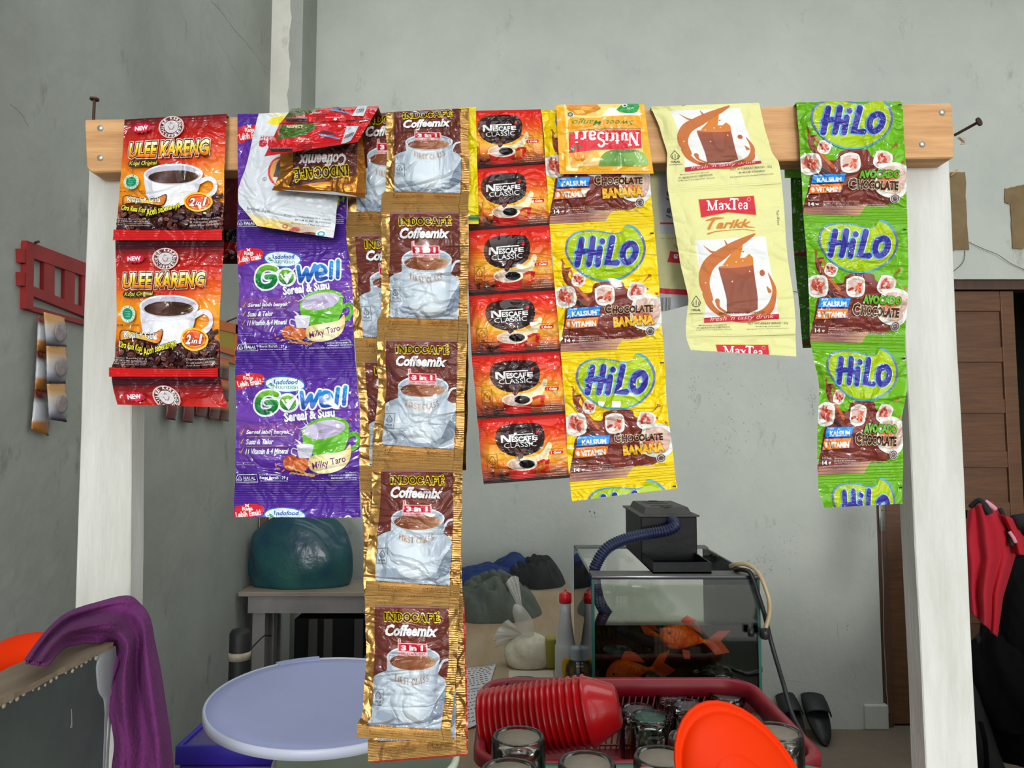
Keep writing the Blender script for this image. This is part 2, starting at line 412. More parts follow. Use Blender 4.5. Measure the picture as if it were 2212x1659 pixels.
        def cut(co, no, clear=False):
            bmesh.ops.bisect_plane(bm, geom=bm.verts[:]+bm.edges[:]+bm.faces[:], dist=1e-7, plane_co=co, plane_no=no, clear_outer=clear)
        for co, no in (((0,0,0),(-1,0,0)), ((1,0,0),(1,0,0)), ((0,0,0),(0,-1,0)), ((0,1,0),(0,1,0))): cut(co, no, True)
        for i in range(1, nu): cut((i/nu,0,0), (1,0,0))
        for j in range(1, nv): cut((0,j/nv,0), (0,1,0))
        for k in range(-nv+1, nu): cut((k/nu,0,0), Vector((nu,-nv,0)).normalized())
        bm.normal_update()
        flip = [f for f in bm.faces if (f.verts[0].co.z < -.5) != (f.normal.z > 0)]
        bmesh.ops.reverse_faces(bm, faces=flip)
        s.bm = bm; return s
    def mesh(s, v0=0, v1=1):
        bm = s.bm.copy()
        for co, no, d in (((0,v0,0),(0,-1,0), v0 > 0), ((0,v1,0),(0,1,0), v1 < 1)):
            if d: bmesh.ops.bisect_plane(bm, geom=bm.verts[:]+bm.edges[:]+bm.faces[:], dist=1e-7, plane_co=co, plane_no=no, clear_outer=True)
        le = bm.faces.layers.int['e']
        me = bpy.data.meshes.new('film'); bm.to_mesh(me)
        E = np.array([f[le] for f in bm.faces]); bm.free()
        n = len(me.vertices); co = np.zeros(n*3); me.vertices.foreach_get('co', co); co = co.reshape(-1, 3)
        nl = len(me.loops); lv = np.zeros(nl, int); me.loops.foreach_get('vertex_index', lv)
        ls = np.zeros(len(me.polygons), int); lt = np.zeros(len(me.polygons), int)
        me.polygons.foreach_get('loop_start', ls); me.polygons.foreach_get('loop_total', lt)
        le_ = np.repeat(E, lt)
        # back to drawing pixels for the colours
        xy = s.fwd(co[lv, 0], co[lv, 1]); colr = np.zeros((nl, 4))
        fb = C_(s.base); fk = C_(s.back)
        for e in np.unique(le_):
            k = le_ == e; f = fb if e == -1 else fk if e == -2 else s.el[e][2]
            colr[k] = f(xy[k, 0], xy[k, 1])
        a = me.color_attributes.new('ink', 'FLOAT_COLOR', 'CORNER'); a.data.foreach_set('color', colr.astype(np.float32).ravel())
        uvl = me.uv_layers.new(name='UVMap'); uvl.data.foreach_set('uv', co[lv, :2].astype(np.float32).ravel())
        me.polygons.foreach_set('use_smooth', [True]*len(me.polygons))
        return me, co
    def fwd(s, u, v):
        R = s.rows; vs = [r[0] for r in R]
        L = np.stack([np.interp(v, vs, [r[1][k] for r in R]) for k in (0, 1)], -1); Rr = np.stack([np.interp(v, vs, [r[2][k] for r in R]) for k in (0, 1)], -1)
        return L*(1-u)[:, None]+Rr*u[:, None]

_mc = {}
def pouch(name, art, key, rows, Y, mat_, parent, bulge=.0045, seal=(.08,.08), side=.07, wave=.0016, edge=2.2, seed=1, dY=None, curl=None, back=.0012):
    """one sachet: rows = [(v,(xl,yl),(xr,yr))...] outline in the photograph, at depth Y (m)"""
    v0, v1 = rows[0][0], rows[-1][0]
    if (key, v0, v1) not in _mc: _mc[(key, v0, v1)] = art.mesh(v0, v1)
    me0, co = _mc[(key, v0, v1)]; me = me0.copy()
    nu, nv = art.nu, art.nv
    us = np.linspace(0, 1, nu+1); vs = np.linspace(0, 1, nv+1); U, V = np.meshgrid(us, vs, indexing='ij')
    rv = [r[0] for r in rows]
    def lerp(k, side_):
        ys = [r[side_][k] for r in rows]
        base = np.interp(V, rv, ys)
        # continue the outline beyond the torn edge so that facets there stay regular
        s0 = (ys[1]-ys[0])/(rv[1]-rv[0]); s1 = (ys[-1]-ys[-2])/(rv[-1]-rv[-2])
        return base + np.where(V < rv[0], (V-rv[0])*s0, 0) + np.where(V > rv[-1], (V-rv[-1])*s1, 0)
    rr = random.Random(seed); g1, g2, g3, g4 = (wob(rr.random(), 6, 3.2) for _ in range(4)); gf = wob(rr.random(), 7, 9)
    pin = np.sin(np.clip((V-rv[0])/(rv[-1]-rv[0]), 0, 1)*PI)**.5
    xl = lerp(0, 1) + (g1(V*2, 0)+.5*gf(V*2.4, 0))*edge*pin; xr = lerp(0, 2) + (g2(V*2, 0)+.5*gf(V*2.2, 3))*edge*pin
    yl = lerp(1, 1); yr = lerp(1, 2)
    Px = xl*(1-U)+xr*U; Py_ = yl*(1-U)+yr*U
    sm = lambda t: np.clip(t, 0, 1)**2*(3-2*np.clip(t, 0, 1))
    a = sm((V-seal[0])/.16)*sm((1-seal[1]-V)/.16)*sm((U-side*.4)/.18)*sm((1-side-U)/.18)
    pill = a**.7*bulge*(1+.35*g4(U*1.5, V*2)); rip = gf(U*1.3, V*1.6)*wave*(.25+.75*a)
    hang = g3(V*1.2+seed, U*.3)*.0016
    off = (dY(U, V) if dY else 0)
    f = PYn(np.stack([Px, Py_], -1), Y - pill - rip + hang + off)
    b = PYn(np.stack([Px, Py_], -1), Y + a**.7*back + .0003 + hang - rip*.5 + off)
    def nrm(G):
        du = np.gradient(G, axis=0); dv = np.gradient(G, axis=1); n = np.cross(du, dv); return n/np.linalg.norm(n, axis=-1, keepdims=True)
    Nf = nrm(f)
    if Nf[..., 1].mean() > 0: Nf = -Nf
    Nb = -nrm(b) if nrm(b)[..., 1].mean() < 0 else nrm(b)
    iu = np.clip((co[:, 0]*nu).astype(int), 0, nu-1); iv = np.clip((co[:, 1]*nv).astype(int), 0, nv-1)
    fu = co[:, 0]*nu-iu; fv = co[:, 1]*nv-iv
    hi = fu >= fv
    def samp(G):
        A, B, Cc, D = G[iu, iv], G[iu+1, iv], G[iu+1, iv+1], G[iu, iv+1]
        fu_, fv_ = fu[:, None], fv[:, None]
        return np.where(hi[:, None], A+(B-A)*fu_+(Cc-B)*fv_, A+(Cc-D)*fu_+(D-A)*fv_)
    bk = co[:, 2] < 0
    N = samp(Nf); P = samp(f) + N*np.where(bk, 0, co[:, 2])[:, None]
    Pb, NB = samp(b), samp(Nb)
    P[bk] = Pb[bk]; N[bk] = NB[bk]
    N /= np.linalg.norm(N, axis=1, keepdims=True)
    org = np.array(parent.location) if parent is not None else np.array(f[0, 0])
    me.vertices.foreach_set('co', (P-org).astype(np.float32).ravel()); me.update()
    me.normals_split_custom_set_from_vertices(N.astype(np.float32))
    o = bpy.data.objects.new(name, me); COL.objects.link(o); me.materials.clear(); me.materials.append(mat_)
    if parent is not None: o.parent = parent
    else: o.location = org
    return o
# ================================================================ the printed artworks
W_ = (238,238,236)
rnd = random.Random(4)
def halal_drop(A, cx, cy, h, c, w_=3):
    for k in (-.22, 0, .22): A.stroke([(cx+k*h, cy-.12*h+abs(k)*h*.6), (cx+k*h, cy+.28*h)], w_, c, caps=False)
    A.stroke([(cx, cy-.5*h), (cx-.2*h, cy-.2*h), (cx-.38*h, cy+.1*h), (cx-.25*h, cy+.33*h), (cx, cy+.4*h), (cx+.25*h, cy+.33*h), (cx+.38*h, cy+.1*h), (cx+.2*h, cy-.2*h), (cx, cy-.5*h)], w_, c, caps=False)

def beans(A, x0, y0, x1, y1, n, r, cols=((112,58,52),(84,38,36),(140,84,74),(60,24,24)), seed=1):
    rr = random.Random(seed)
    for i in range(n):
        x, y = rr.uniform(x0, x1), rr.uniform(y0, y1); a = rr.uniform(0, 180); k = rr.uniform(.7, 1.1)*r; c = rr.choice(cols)
        A.ell(x, y, k, k*.62, (40,14,16), a, 12); A.ell(x-2, y-2, k*.88, k*.5, c, a, 12)
        ca, sa = math.cos(math.radians(a)), math.sin(math.radians(a))
        A.stroke([(x-ca*k*.75, y-sa*k*.75), (x+sa*2, y-ca*2), (x+ca*k*.75, y+sa*k*.75)], r*.13, (44,18,18), caps=False)

# ---- red and orange ground coffee pouch
def art_ulee():
    def base(x, y):
        ys = [-90, -10, 60, 240, 420, 620, 860, 900, 960]
        cs = np.array([lin(c) for c in ((70,12,22),(88,12,24),(150,22,24),(205,38,24),(232,96,28),(246,160,22),(236,140,22),(120,50,30),(52,18,20))])
        c = np.stack([np.interp(y, ys, cs[:, k]) for k in range(3)], -1)
        k = np.exp(-((x-950)/280)**2-((y-470)/120)**2)[:, None]; c = c*(1-k)+np.array(lin((214,52,40)))*k
        k = (np.clip((440-x)/60, 0, 1)*np.clip((y-500)/200, 0, 1))[:, None]*.6; c = c*(1-k)+np.array(lin((226,90,26)))*k
        return np.concatenate([c, np.zeros((len(x), 1))], 1)
    A = Art([(0,(412,-83),(1503,-60)),(1,(390,1265),(1450,1265))], base, ((120,20,26), 0), 20, 27)
    A.rect(300, -95, 1600, 0, (64,12,24))
    beans(A, 400, 905, 1480, 1150, 120, 40)
    beans(A, 1370, 760, 1460, 980, 12, 40, seed=5)
    cup = [(660,600),(672,700),(690,800),(740,880),(860,930),(980,940),(1090,910),(1180,850),(1225,760),(1265,620)]
    A.stroke([(1235,690),(1310,655),(1375,690),(1375,770),(1290,835),(1220,840)], 44, (224,224,232), smooth=6)
    A.poly(cup, hgrad(660, 1265, (0,(206,208,220)),(.35,(240,240,244)),(.8,(236,236,240)),(1,(198,198,212))))
    A.ell(963, 605, 304, 112, (236,236,242)); A.ell(963, 608, 284, 98, (190,188,204))
    A.ell(965, 628, 256, 66, hgrad(710, 1220, (0,(38,14,14)),(.35,(92,56,44)),(.6,(58,34,26)),(.9,(66,44,24)),(1,(120,92,50)))); A.ell(860, 640, 70, 22, (64,40,38)); 
    # seal
    A.ell(930, 122, 134, 116, (222,180,176)); A.ell(930, 122, 118, 104, (96,50,50)); A.ell(930, 122, 72, 64, (226,222,220)); A.ell(930, 122, 66, 58, (206,202,204))
    A.arctext('ULEE KARENG', 930, 122, 92, -195, 15, 34, W_); A.arctext('COFFEE', 930, 122, 92, 145, 35, 32, W_, inward=True)
    A.stroke([(900,120),(915,150),(945,150),(958,118)], 7, (150,90,90)); A.stroke([(915,100),(925,80),(940,95)], 6, (150,100,100))
    n = 28; A.poly([(622+(105 if i % 2 else 86)*math.cos(2*PI*i/n), 120+(52 if i % 2 else 40)*math.sin(2*PI*i/n)) for i in range(n)], (206,20,66))
    A.text('NEW', (552,97,682,143), W_, off=.04, rot=-2)
    A.text('ULEE KARENG', (505,262,1325,422), vgrad(262, 422, (0,(250,246,232)),(.35,(250,226,40)),(.6,(248,190,20)),(1,(226,80,20))), off=.035, shear=.18, outline=((.085,(250,214,190)),(.05,(34,22,20))))
    A.poly([(520,450),(800,450),(818,480),(800,512),(520,516),(502,482)], (52,42,20)); A.text('Kopi Original', (518,458,800,512), (238,222,60), shear=.3, off=.01)
    A.ell(545, 670, 74, 74, (214,234,214)); A.ell(545, 670, 50, 50, (24,148,104)); A.arctext('HALAL INDONESIA', 545, 670, 62, -200, 100, 15, (90,140,110))
    for k in range(3): A.stroke([(520,650+k*20),(570,650+k*20)], 5, (120,210,170), caps=False)
    A.small('BPOM : 1412000802087', (440,757,664,774), (60,20,20))
    A.blob([(468,830),(500,805),(600,820),(700,842),(800,835),(900,802),(888,900),(830,925),(740,905),(620,885),(520,892),(475,900)], (50,24,12))
    A.blob([(476,832),(505,812),(600,828),(700,850),(800,843),(890,812),(878,895),(830,915),(740,896),(620,876),(520,884),(482,892)], hgrad(476, 890, (0,(226,120,30)),(.3,(250,232,120)),(.6,(244,190,60)),(1,(214,96,30))))
    A.text('Kopi + Gula', (515,822,845,894), W_, off=.02, rot=3, outline=((.045,(54,30,24)),))
    A.text('Citra Rasa Kopi', (462,915,700,985), (236,230,40), shear=.3, off=.02, rot=8, outline=((.05,(30,26,10)),))
    A.text('Aceh sebenarnya', (700,918,1040,996), (236,230,40), shear=.3, off=.02, rot=-13, outline=((.05,(30,26,10)),))
    A.ell(1215, 885, 136, 94, (250,200,40)); A.ell(1215, 885, 118, 78, (226,84,22)); A.ell(1215, 885, 104, 66, (244,150,40)); A.ell(1215, 885, 96, 58, (222,80,24))
    A.text('2', (1128,848,1190,930), W_, shear=.3, off=.04, outline=((.05,(120,40,20)),)); A.text('in', (1192,880,1250,922), W_, shear=.3, off=.02, outline=((.05,(120,40,20)),)); A.text('1', (1258,840,1300,926), W_, shear=.3, off=.05, outline=((.05,(120,40,20)),))
    for k, t in enumerate(('Berat Bersih: 25 g', 'BPOM RI MD 867001001053', 'Komposisi: Kopi, Gula', 'Baik Digunakan Sebelum')): A.small(t, (432,1032+k*20,740,1048+k*20), (206,190,186))
    for k, t in enumerate(('Diproduksi oleh:', 'PT. ULEE KARENG, INDONESIA', 'Aceh Besar - Indonesia')): A.small(t, (1140,1032+k*28,1425,1052+k*28), (206,190,186))
    A.rect(300, 1152, 1600, 1262, (206,18,22))
    return A.build()

# ---- purple cereal pouch
def art_gowell():
    A = Art([(0,(112,85),(1340,60)),(1,(95,1478),(1440,1478))], vgrad(60, 1480, (0,(72,34,140)),(.15,(84,42,150)),(.4,(112,64,170)),(.7,(98,52,160)),(.85,(70,32,136)),(1,(66,30,132))), ((206,206,212), .6), 20, 22)
    A.poly([(120,765),(790,745),(800,1095),(160,1100)], (104,62,156))
    A.poly([(120,765),(790,745),(792,842),(130,850)], (124,70,150))
    A.blob([(120,225),(215,200),(330,195),(402,228),(396,290),(360,330),(240,350),(120,388)], (212,38,50))
    A.text('Rasa', (190,225,294,270), W_, off=.03, rot=-4); A.text('Lebih Enak!', (128,272,372,340), W_, off=.03, rot=-9)
    A.poly([(215,190),(240,205),(262,188),(254,212),(262,236),(238,222),(216,236),(224,212)], W_)
    A.ell(614, 320, 210, 95, (44,112,190), 3); A.ell(614, 320, 196, 83, (222,236,240), 3)
    A.serif('I', (500,268,522,308), (20,90,176), wt=.2); A.text('ndofood', (524,265,752,320), (20,90,176), shear=.25, off=.02, rot=-2); A.stroke([(510,312),(748,300)], 3, (20,90,176), caps=False)
    A.text('Nutrition', (490,322,748,372), (30,140,110), off=.0, rot=1); A.stroke([(440,330),(470,322),(500,345)], 6, (30,150,90), smooth=4); A.ell(470, 312, 16, 7, (30,150,90), 30); A.ell(480, 335, 16, 7, (30,150,90), -20)
    wh = (232,238,240)
    G = [(525,440),(450,418),(380,440),(335,510),(330,590),(375,635),(450,630),(500,590),(510,530),(425,530)]
    A.stroke(G, 96, wh, smooth=5); A.ell(642, 532, 112, 112, wh)
    W = [([(785,410),(800,585)],), ([(800,585),(880,440)],), ([(880,440),(890,575)],), ([(890,575),(975,395)],), ([(1000,500),(1085,478),(1075,420),(1020,405),(985,470),(1000,560),(1090,545)],), ([(1160,365),(1140,548)],), ([(1235,345),(1218,540)],)]
    for (p,) in W: A.stroke(p, 78, wh, smooth=4 if len(p) > 2 else 0)
    A.stroke(G, 58, vgrad(400, 650, (0,(120,190,30)),(.5,(20,140,60)),(1,(0,100,60))), smooth=5)
    A.ell(642, 532, 86, 86, vgrad(440, 620, (0,(120,190,30)),(1,(0,110,60)))); A.stroke([(585,500),(632,580),(745,430)], [20,44,10], wh); A.ell(640, 505, 22, 22, wh)
    for (p,) in W: A.stroke(p, 42, vgrad(350, 600, (0,(40,160,220)),(.5,(30,110,200)),(1,(40,60,160))), smooth=4 if len(p) > 2 else 0)
    A.text('Sereal & Susu', (598,610,1125,708), wh, off=.045, rot=-6.5, outline=((.02,(60,30,110)),))
    for k, (t, x1) in enumerate((('Sereal lebih banyak*', 690), ('Susu & Telur', 500), ('11 Vitamin & 4 Mineral', 660))):
        y = 808+k*92; A.text(t, (212,y,x1,y+54), wh, off=.03, shear=.25, rot=-1); A.stroke([(145,y+30),(160,y+48),(190,y-2)], 7, (200,160,70))
        if k < 2: A.stroke([(220,y+74),(640,y+68)], 4, (190,150,120), caps=False)
    A.stroke([(1270,870),(1345,840),(1385,890),(1360,970),(1295,1000)], 46, (92,176,36), smooth=5)
    A.poly([(795,825),(810,930),(880,1030),(1000,1080),(1130,1070),(1230,1020),(1280,900),(1275,740)], hgrad(795, 1280, (0,(110,190,40)),(.5,(84,170,34)),(1,(120,200,60))))
    A.ell(1035, 795, 242, 112, (110,186,40), -9); A.ell(1026, 803, 214, 90, (196,186,212), -9); A.ell(1040, 815, 80, 22, (170,160,196), -9)
    for p in ([(840,770),(780,800),(745,790)], [(830,760),(800,730)], [(850,750),(825,700)]): A.stroke(p, [14,3], (214,206,226))
    A.stroke([(750,1000),(700,990),(695,1040),(740,1060)], 12, (214,214,222), smooth=4); A.poly([(740,955),(925,960),(900,1085),(770,1080)], (202,202,214)); A.ell(832, 962, 92, 18, (226,226,232)); A.stroke([(790,965),(770,930),(730,905)], [34,8], (220,220,228))
    A.ell(690, 1130, 84, 76, (184,80,34)); A.ell(800, 1145, 88, 64, (206,104,50)); A.ell(780, 1125, 40, 24, (224,134,80))
    for k in range(11): A.ell(650+k*28, 1165+k*9, 24, 9, (216,160,96), 20 if k % 2 else -12, 10); A.ell(700+k*22, 1225+k*3, 24, 9, (196,140,76), 15 if k % 2 else -15, 10)
    A.stroke([(900,1240),(990,1235)], 5, (190,140,80))
    A.blob([(872,1120),(905,1065),(1060,1040),(1230,1010),(1300,945),(1312,1060),(1260,1160),(1150,1215),(1010,1230),(900,1195)], hgrad(870, 1310, (0,(196,166,90)),(.3,(244,232,170)),(.7,(250,244,206)),(1,(226,200,120))))
    A.text('Milky Taro', (915,1088,1262,1176), (110,36,110), off=.01, rot=-13)
    for p in ((1350,410),(1385,585),(1345,660),(1290,700),(1380,1070),(530,1150),(560,1190),(610,1205)): A.ell(*p, 20, 9, (206,130,84), rnd.uniform(0,180), 10)
    A.stroke([(130,1250),(330,1240),(345,1325),(120,1332),(112,1290),(130,1250)], 5, wh, caps=False); halal_drop(A, 152, 1292, 60, wh, 4); A.text('HALAL', (192,1265,320,1298), wh, off=.04); A.small('INDONESIA', (195,1303,318,1314), wh)
    A.small('BPOM RI MD 27240600600', (355,1236,550,1252), wh); A.text('Berat Bersih : 29 g', (362,1258,668,1298), wh, off=.02); A.small('Minuman Serbuk Sereal Rasa Talas', (372,1304,668,1318), wh)
    A.small('Diproduksi oleh:', (1265,1215,1385,1230), wh); A.small('PT. INDOFOOD CBP SUKSES MAKMUR Tbk', (1095,1240,1395,1258), wh); A.small('BANDUNG BARAT - 40553 INDONESIA', (1125,1268,1395,1284), wh); A.small('Baik digunakan sebelum tanggal yang tercantum pada kemasan', (920,1293,1400,1310), wh)
    A.small('Takaran produk seperti', (118,1124,275,1138), (190,170,210)); A.small('dianjurkan formula sebelumnya', (118,1144,318,1158), (190,170,210))
    for k in range(46): A.stroke([(1398,500+k*16),(1420,499+k*16)], 3, (120,84,180), caps=False)
    return A.build()

# ---- gold and brown coffee mix pouch
GOLD = ((242,188,112), .9)
def cup_first(A):
    A.poly([(405,650),(440,625),(512,600),(970,622),(1036,660),(1031,1028),(396,1004)], vgrad(600, 1030, (0,(176,190,202)),(.5,(196,208,218)),(1,(184,196,208))))
    A.stroke([(405,648),(450,622),(512,602)], 4, (40,36,40), caps=False)
    for k in range(16): A.stroke([(408+k*6.5,672-k*3),(414+k*6.5,700-k*3)], 2, (140,152,166), caps=False)
    A.blob([(975,800),(1036,680),(1033,900),(960,960),(900,975)], (128,142,158)); A.blob([(430,960),(640,1002),(820,1002),(930,960),(900,930),(500,900)], (160,174,190))
    A.stroke([(962,595),(985,545),(1006,520),(1040,512)], 20, (206,216,226), smooth=5); A.stroke([(955,800),(990,760),(1034,690)], 26, (200,212,222), smooth=4)
    body = hgrad(513, 968, (0,(172,186,198)),(.2,(204,216,224)),(.6,(222,232,238)),(.85,(196,208,218)),(1,(156,170,184)))
    A.poly([(513,505),(517,640),(530,780),(560,880),(610,945),(700,978),(780,978),(870,955),(925,900),(952,800),(965,640),(970,505)], body)
    for k in range(34):
        t = (k+.5)/34; x = 520+442*t; y = 540+70*math.sin(PI*t)
        A.stroke([(x, y+24),(x, y+50)], 3, (164,178,192), caps=False)
        A.stroke([(x+4, y+60),(x+4-(t-.5)*22, y+240)], 1.6, (200,211,220), caps=False)
    A.ell(742, 502, 229, 98, (218,226,232)); A.ell(742, 504, 216, 88, (172,186,198)); A.ell(740, 532, 202, 62, hgrad(540, 940, (0,(120,66,40)),(.5,(146,88,58)),(.85,(168,116,82)),(1,(196,160,130))))
    rr = random.Random(8)
    for k in range(26): a = rr.uniform(-.9, .1); r_ = rr.uniform(.75, .98); A.ell(740+200*r_*math.cos(a), 530+58*r_*math.sin(a), 5, 3, (206,176,148), 0, 6)
    A.stroke([(555,545),(590,520),(600,500)], 3, (214,190,170), caps=False)
def art_indo():
    A = Art([(0,(352,-5),(1135,-8)),(1,(305,1135),(1115,1148))], GOLD, ((196,192,184), .7), 18, 25)
    for k in range(44): A.stroke([(1062,20+k*26),(1128-k*.4,20+k*26)], 2.2, ((186,126,56), .9), caps=False)
    A.stroke([(1052,0),(1050,600),(1036,1140)], 3, ((160,100,40), .9), caps=False)
    A.poly([(430,74),(1048,76),(1048,96),(428,96)], (160,118,110))
    A.poly([(428,95),(1048,88),(1046,640),(398,650)], hgrad(400, 1050, (0,(104,50,42)),(.5,(122,62,52)),(1,(100,46,38))))
    cup_first(A)
    A.poly([(612,345),(636,338),(640,378),(662,382),(858,384),(866,400),(866,500),(852,486),(620,482),(608,470)], (236,190,190)); A.poly([(618,388),(850,390),(856,452),(618,448)], (196,24,52))
    A.stroke([(626,350),(622,380)], 5, (170,30,50)); A.text('3 in 1', (642,397,826,444), W_, off=.06)
    A.small('KOPI - KRIMER - GULA', (618,460,850,480), (190,30,50))
    A.serif('INDOCAFÉ', (505,142,975,203), vgrad(142, 203, (0,(30,14,8)),(1,(74,36,20))), wt=.23, gap=.05, outline=((11,(240,212,30)),))
    A.text('Coffeemix', (512,230,952,322), W_, off=.035, shear=.3, outline=((.012,(190,180,180)),))
    A.serif('FIRST CLASS', (588,655,888,700), ((178,120,52), .3), wt=.13, gap=.1, curve=34)
    for a, b in (((420,742),(500,738)), ((500,738),(498,862)), ((498,862),(416,860)), ((416,860),(420,742))): A.stroke([a, b], 3.5, (70,72,84), caps=False)
    halal_drop(A, 460, 788, 64, (70,72,84), 4); A.text('HALAL', (432,826,488,840), (70,72,84), off=.03, res=1); A.small('INDONESIA', (432,846,488,854), (70,72,84))
    A.text('Minuman Serbuk (Kopi, Krimer, Gula)', (402,991,650,1006), (30,26,30), off=.01, rot=1, res=1); A.text('NET WT./BERAT BERSIH : 20g', (770,1006,1018,1024), (40,36,40), off=.01, rot=1, res=1)
    br = ((110,66,26), .6)
    for k, t in enumerate(('Manufactured by / Diproduksi oleh:', 'PT. SARI INCOFOOD CORPORATION', 'Tg. Morawa, Deli Serdang 20362 - Indonesia')): A.small(t, (420,1040+k*20,700,1055+k*20), br)
    for k, t in enumerate(('BPOM RI MD 867002057156', 'Baik Digunakan Sebelum', 'Lihat Bagian Belakang Kemasan')): A.small(t, (800,1046+k*20,1010,1060+k*20), br)
    for k in range(30): A.stroke([(318+k*24,1131+k*.4),(330+k*24,1131+k*.4)], 3.4, ((140,84,30), .8), caps=False)
    return A.build()
# the same pouch hung head down over the rail, its lower half unseen
def art_indo_flip():
    A = Art([(0,(600,540),(1520,480)),(.55,(590,850),(1560,900)),(1,(505,1045),(1550,1130))], ((190,124,52), .85), ((196,192,184), .7), 14, 14)
    A.poly([(740,560),(1470,500),(1450,870),(690,1000)], hgrad(700, 1450, (0,(70,30,26)),(1,(96,48,40))))
    A.text('Coffeemix', (800,668,1335,792), (206,200,200), off=.035, shear=.3, flip=True, rot=-2)
    A.serif('INDOCAFÉ', (752,800,1362,900), (34,18,10), wt=.19, gap=.03, outline=((18,(222,194,30)),), flip=True, rot=-4)
    A.small('Manufactured by Diproduksi oleh', (720,1010,920,1024), ((110,66,26), .6), rot=2); A.small('BPOM RI MD 867002057156', (1050,1050,1400,1066), ((110,66,26), .6), rot=3)
    A.poly([(612,1046),(1200,1062),(1430,1108),(1510,1142),(1200,1140),(900,1096)], (198,204,210))
    return A.build()

# ---- small red instant coffee pouch
def art_nes():
    def base(x, y):
        ys = [0, 180, 330, 430, 540, 650, 740, 860]
        cs = np.array([lin(c) for c in ((206,26,28),(222,44,28),(232,92,34),(236,146,44),(240,180,52),(226,120,36),(150,70,40),(60,30,26))])
        c = np.stack([np.interp(y, ys, cs[:, k]) for k in range(3)], -1)
        k = (np.clip((165-x)/110, 0, 1)*np.clip((420-np.abs(y-430))/300, 0, 1))[:, None]*.85; c = c*(1-k)+np.array(lin((206,30,30)))*k
        return np.concatenate([c, np.zeros((len(x), 1))], 1)
    A = Art([(0,(70,95),(1030,35)),(1,(65,880),(1105,810))], base, ((190,190,192), .6), 16, 15)
    A.blob([(560,560),(700,545),(800,470),(850,380),(890,420),(840,560),(740,640),(600,650)], (236,222,180))
    A.blob([(300,200),(420,160),(640,150),(750,170),(800,260),(802,370),(760,460),(660,520),(560,545),(470,550),(370,520),(290,460),(248,360),(260,260)], hgrad(250, 800, (0,(96,60,48)),(.15,(58,36,32)),(.5,(38,26,26)),(1,(50,32,30))))
    A.poly([(310,295),(345,292),(400,350),(400,288),(424,287),(424,378),(390,380),(335,322),(335,384),(310,386)], W_)
    A.text('ESCAF', (432,305,652,372), W_, off=.04, rot=-2); A.text('E', (662,296,728,352), W_, off=.04, rot=-3)
    A.poly([(400,300),(400,288),(660,270),(675,272),(672,282)], W_); A.ell(722, 256, 15, 26, (214,40,34), 22)
    A.text('CLASSIC', (342,378,714,438), W_, off=.0, rot=-4)
    A.stroke([(700,640),(790,600),(840,596),(830,700),(760,740)], 34, (204,36,32)); A.poly([(374,650),(392,770),(410,830),(690,815),(706,740),(716,640)], hgrad(374, 716, (0,(150,22,22)),(.4,(218,44,38)),(1,(180,30,28))))
    A.ell(545, 642, 178, 78, (238,222,198)); A.ell(530, 648, 150, 60, hgrad(390, 680, (0,(196,150,110)),(.35,(222,206,196)),(1,(30,22,24)))); A.ell(600, 640, 92, 50, (22,16,18))
    for x, y, a in ((492,492,55),(566,486,-60),(530,545,-70)): A.ell(x, y, 46, 30, (64,36,34), a, 16); A.ell(x-3, y-3, 40, 24, (104,66,60), a, 16); ca, sa = math.cos(math.radians(a)), math.sin(math.radians(a)); A.stroke([(x-34*ca,y-34*sa),(x+34*ca,y+34*sa)], 6, (50,28,26), caps=False)
    A.text('100% Kopi Murni', (612,462,816,492), (40,26,24), off=.015, rot=-30, res=1)
    A.small('SAJIKAN UNTUK', (845,455,1020,472), (110,50,30), rot=-2); A.poly([(868,485),(1015,478),(1024,500),(1012,522),(870,528),(858,506)], (212,34,40)); A.text('1 Gelas', (885,490,1000,518), W_, off=.03, rot=-3)
    for k, (x0, t) in enumerate(((900,'KOPI INSTAN'),(960,'Berat 2 g'),(872,'PT. Nestle Indonesia, Jakarta'),(880,'Cikarang, Bekasi 17530'),(940,'Indonesia'),(865,'untuk PT. Nestle Indonesia'),(870,'Panjang - Bandar Lampung'),(830,'BPOM RI MD 867010001'),(850,'Baik Digunakan Sebelum'))): A.small(t, (x0,548+k*28,1035+k*4,564+k*28), (226,212,196), rot=-3)
    A.stroke([(140,530),(255,515),(262,700),(140,705),(140,530)], 3.5, (80,60,50), caps=False); halal_drop(A, 200, 600, 120, (70,60,54), 5); A.text('HALAL', (162,670,236,690), (70,60,54), off=.03, res=1)
    beans(A, 130, 730, 360, 800, 7, 34, seed=3)
    A.rect(0, 845, 1200, 860, (64,34,28)); A.poly([(0,842),(0,960),(1200,900),(1200,778)], (44,36,36))
    for k in range(30): A.stroke([(75,190+k*22),(120+10*(k % 2),188+k*22)], 3, (232,120,110), caps=False)
    return A.build()

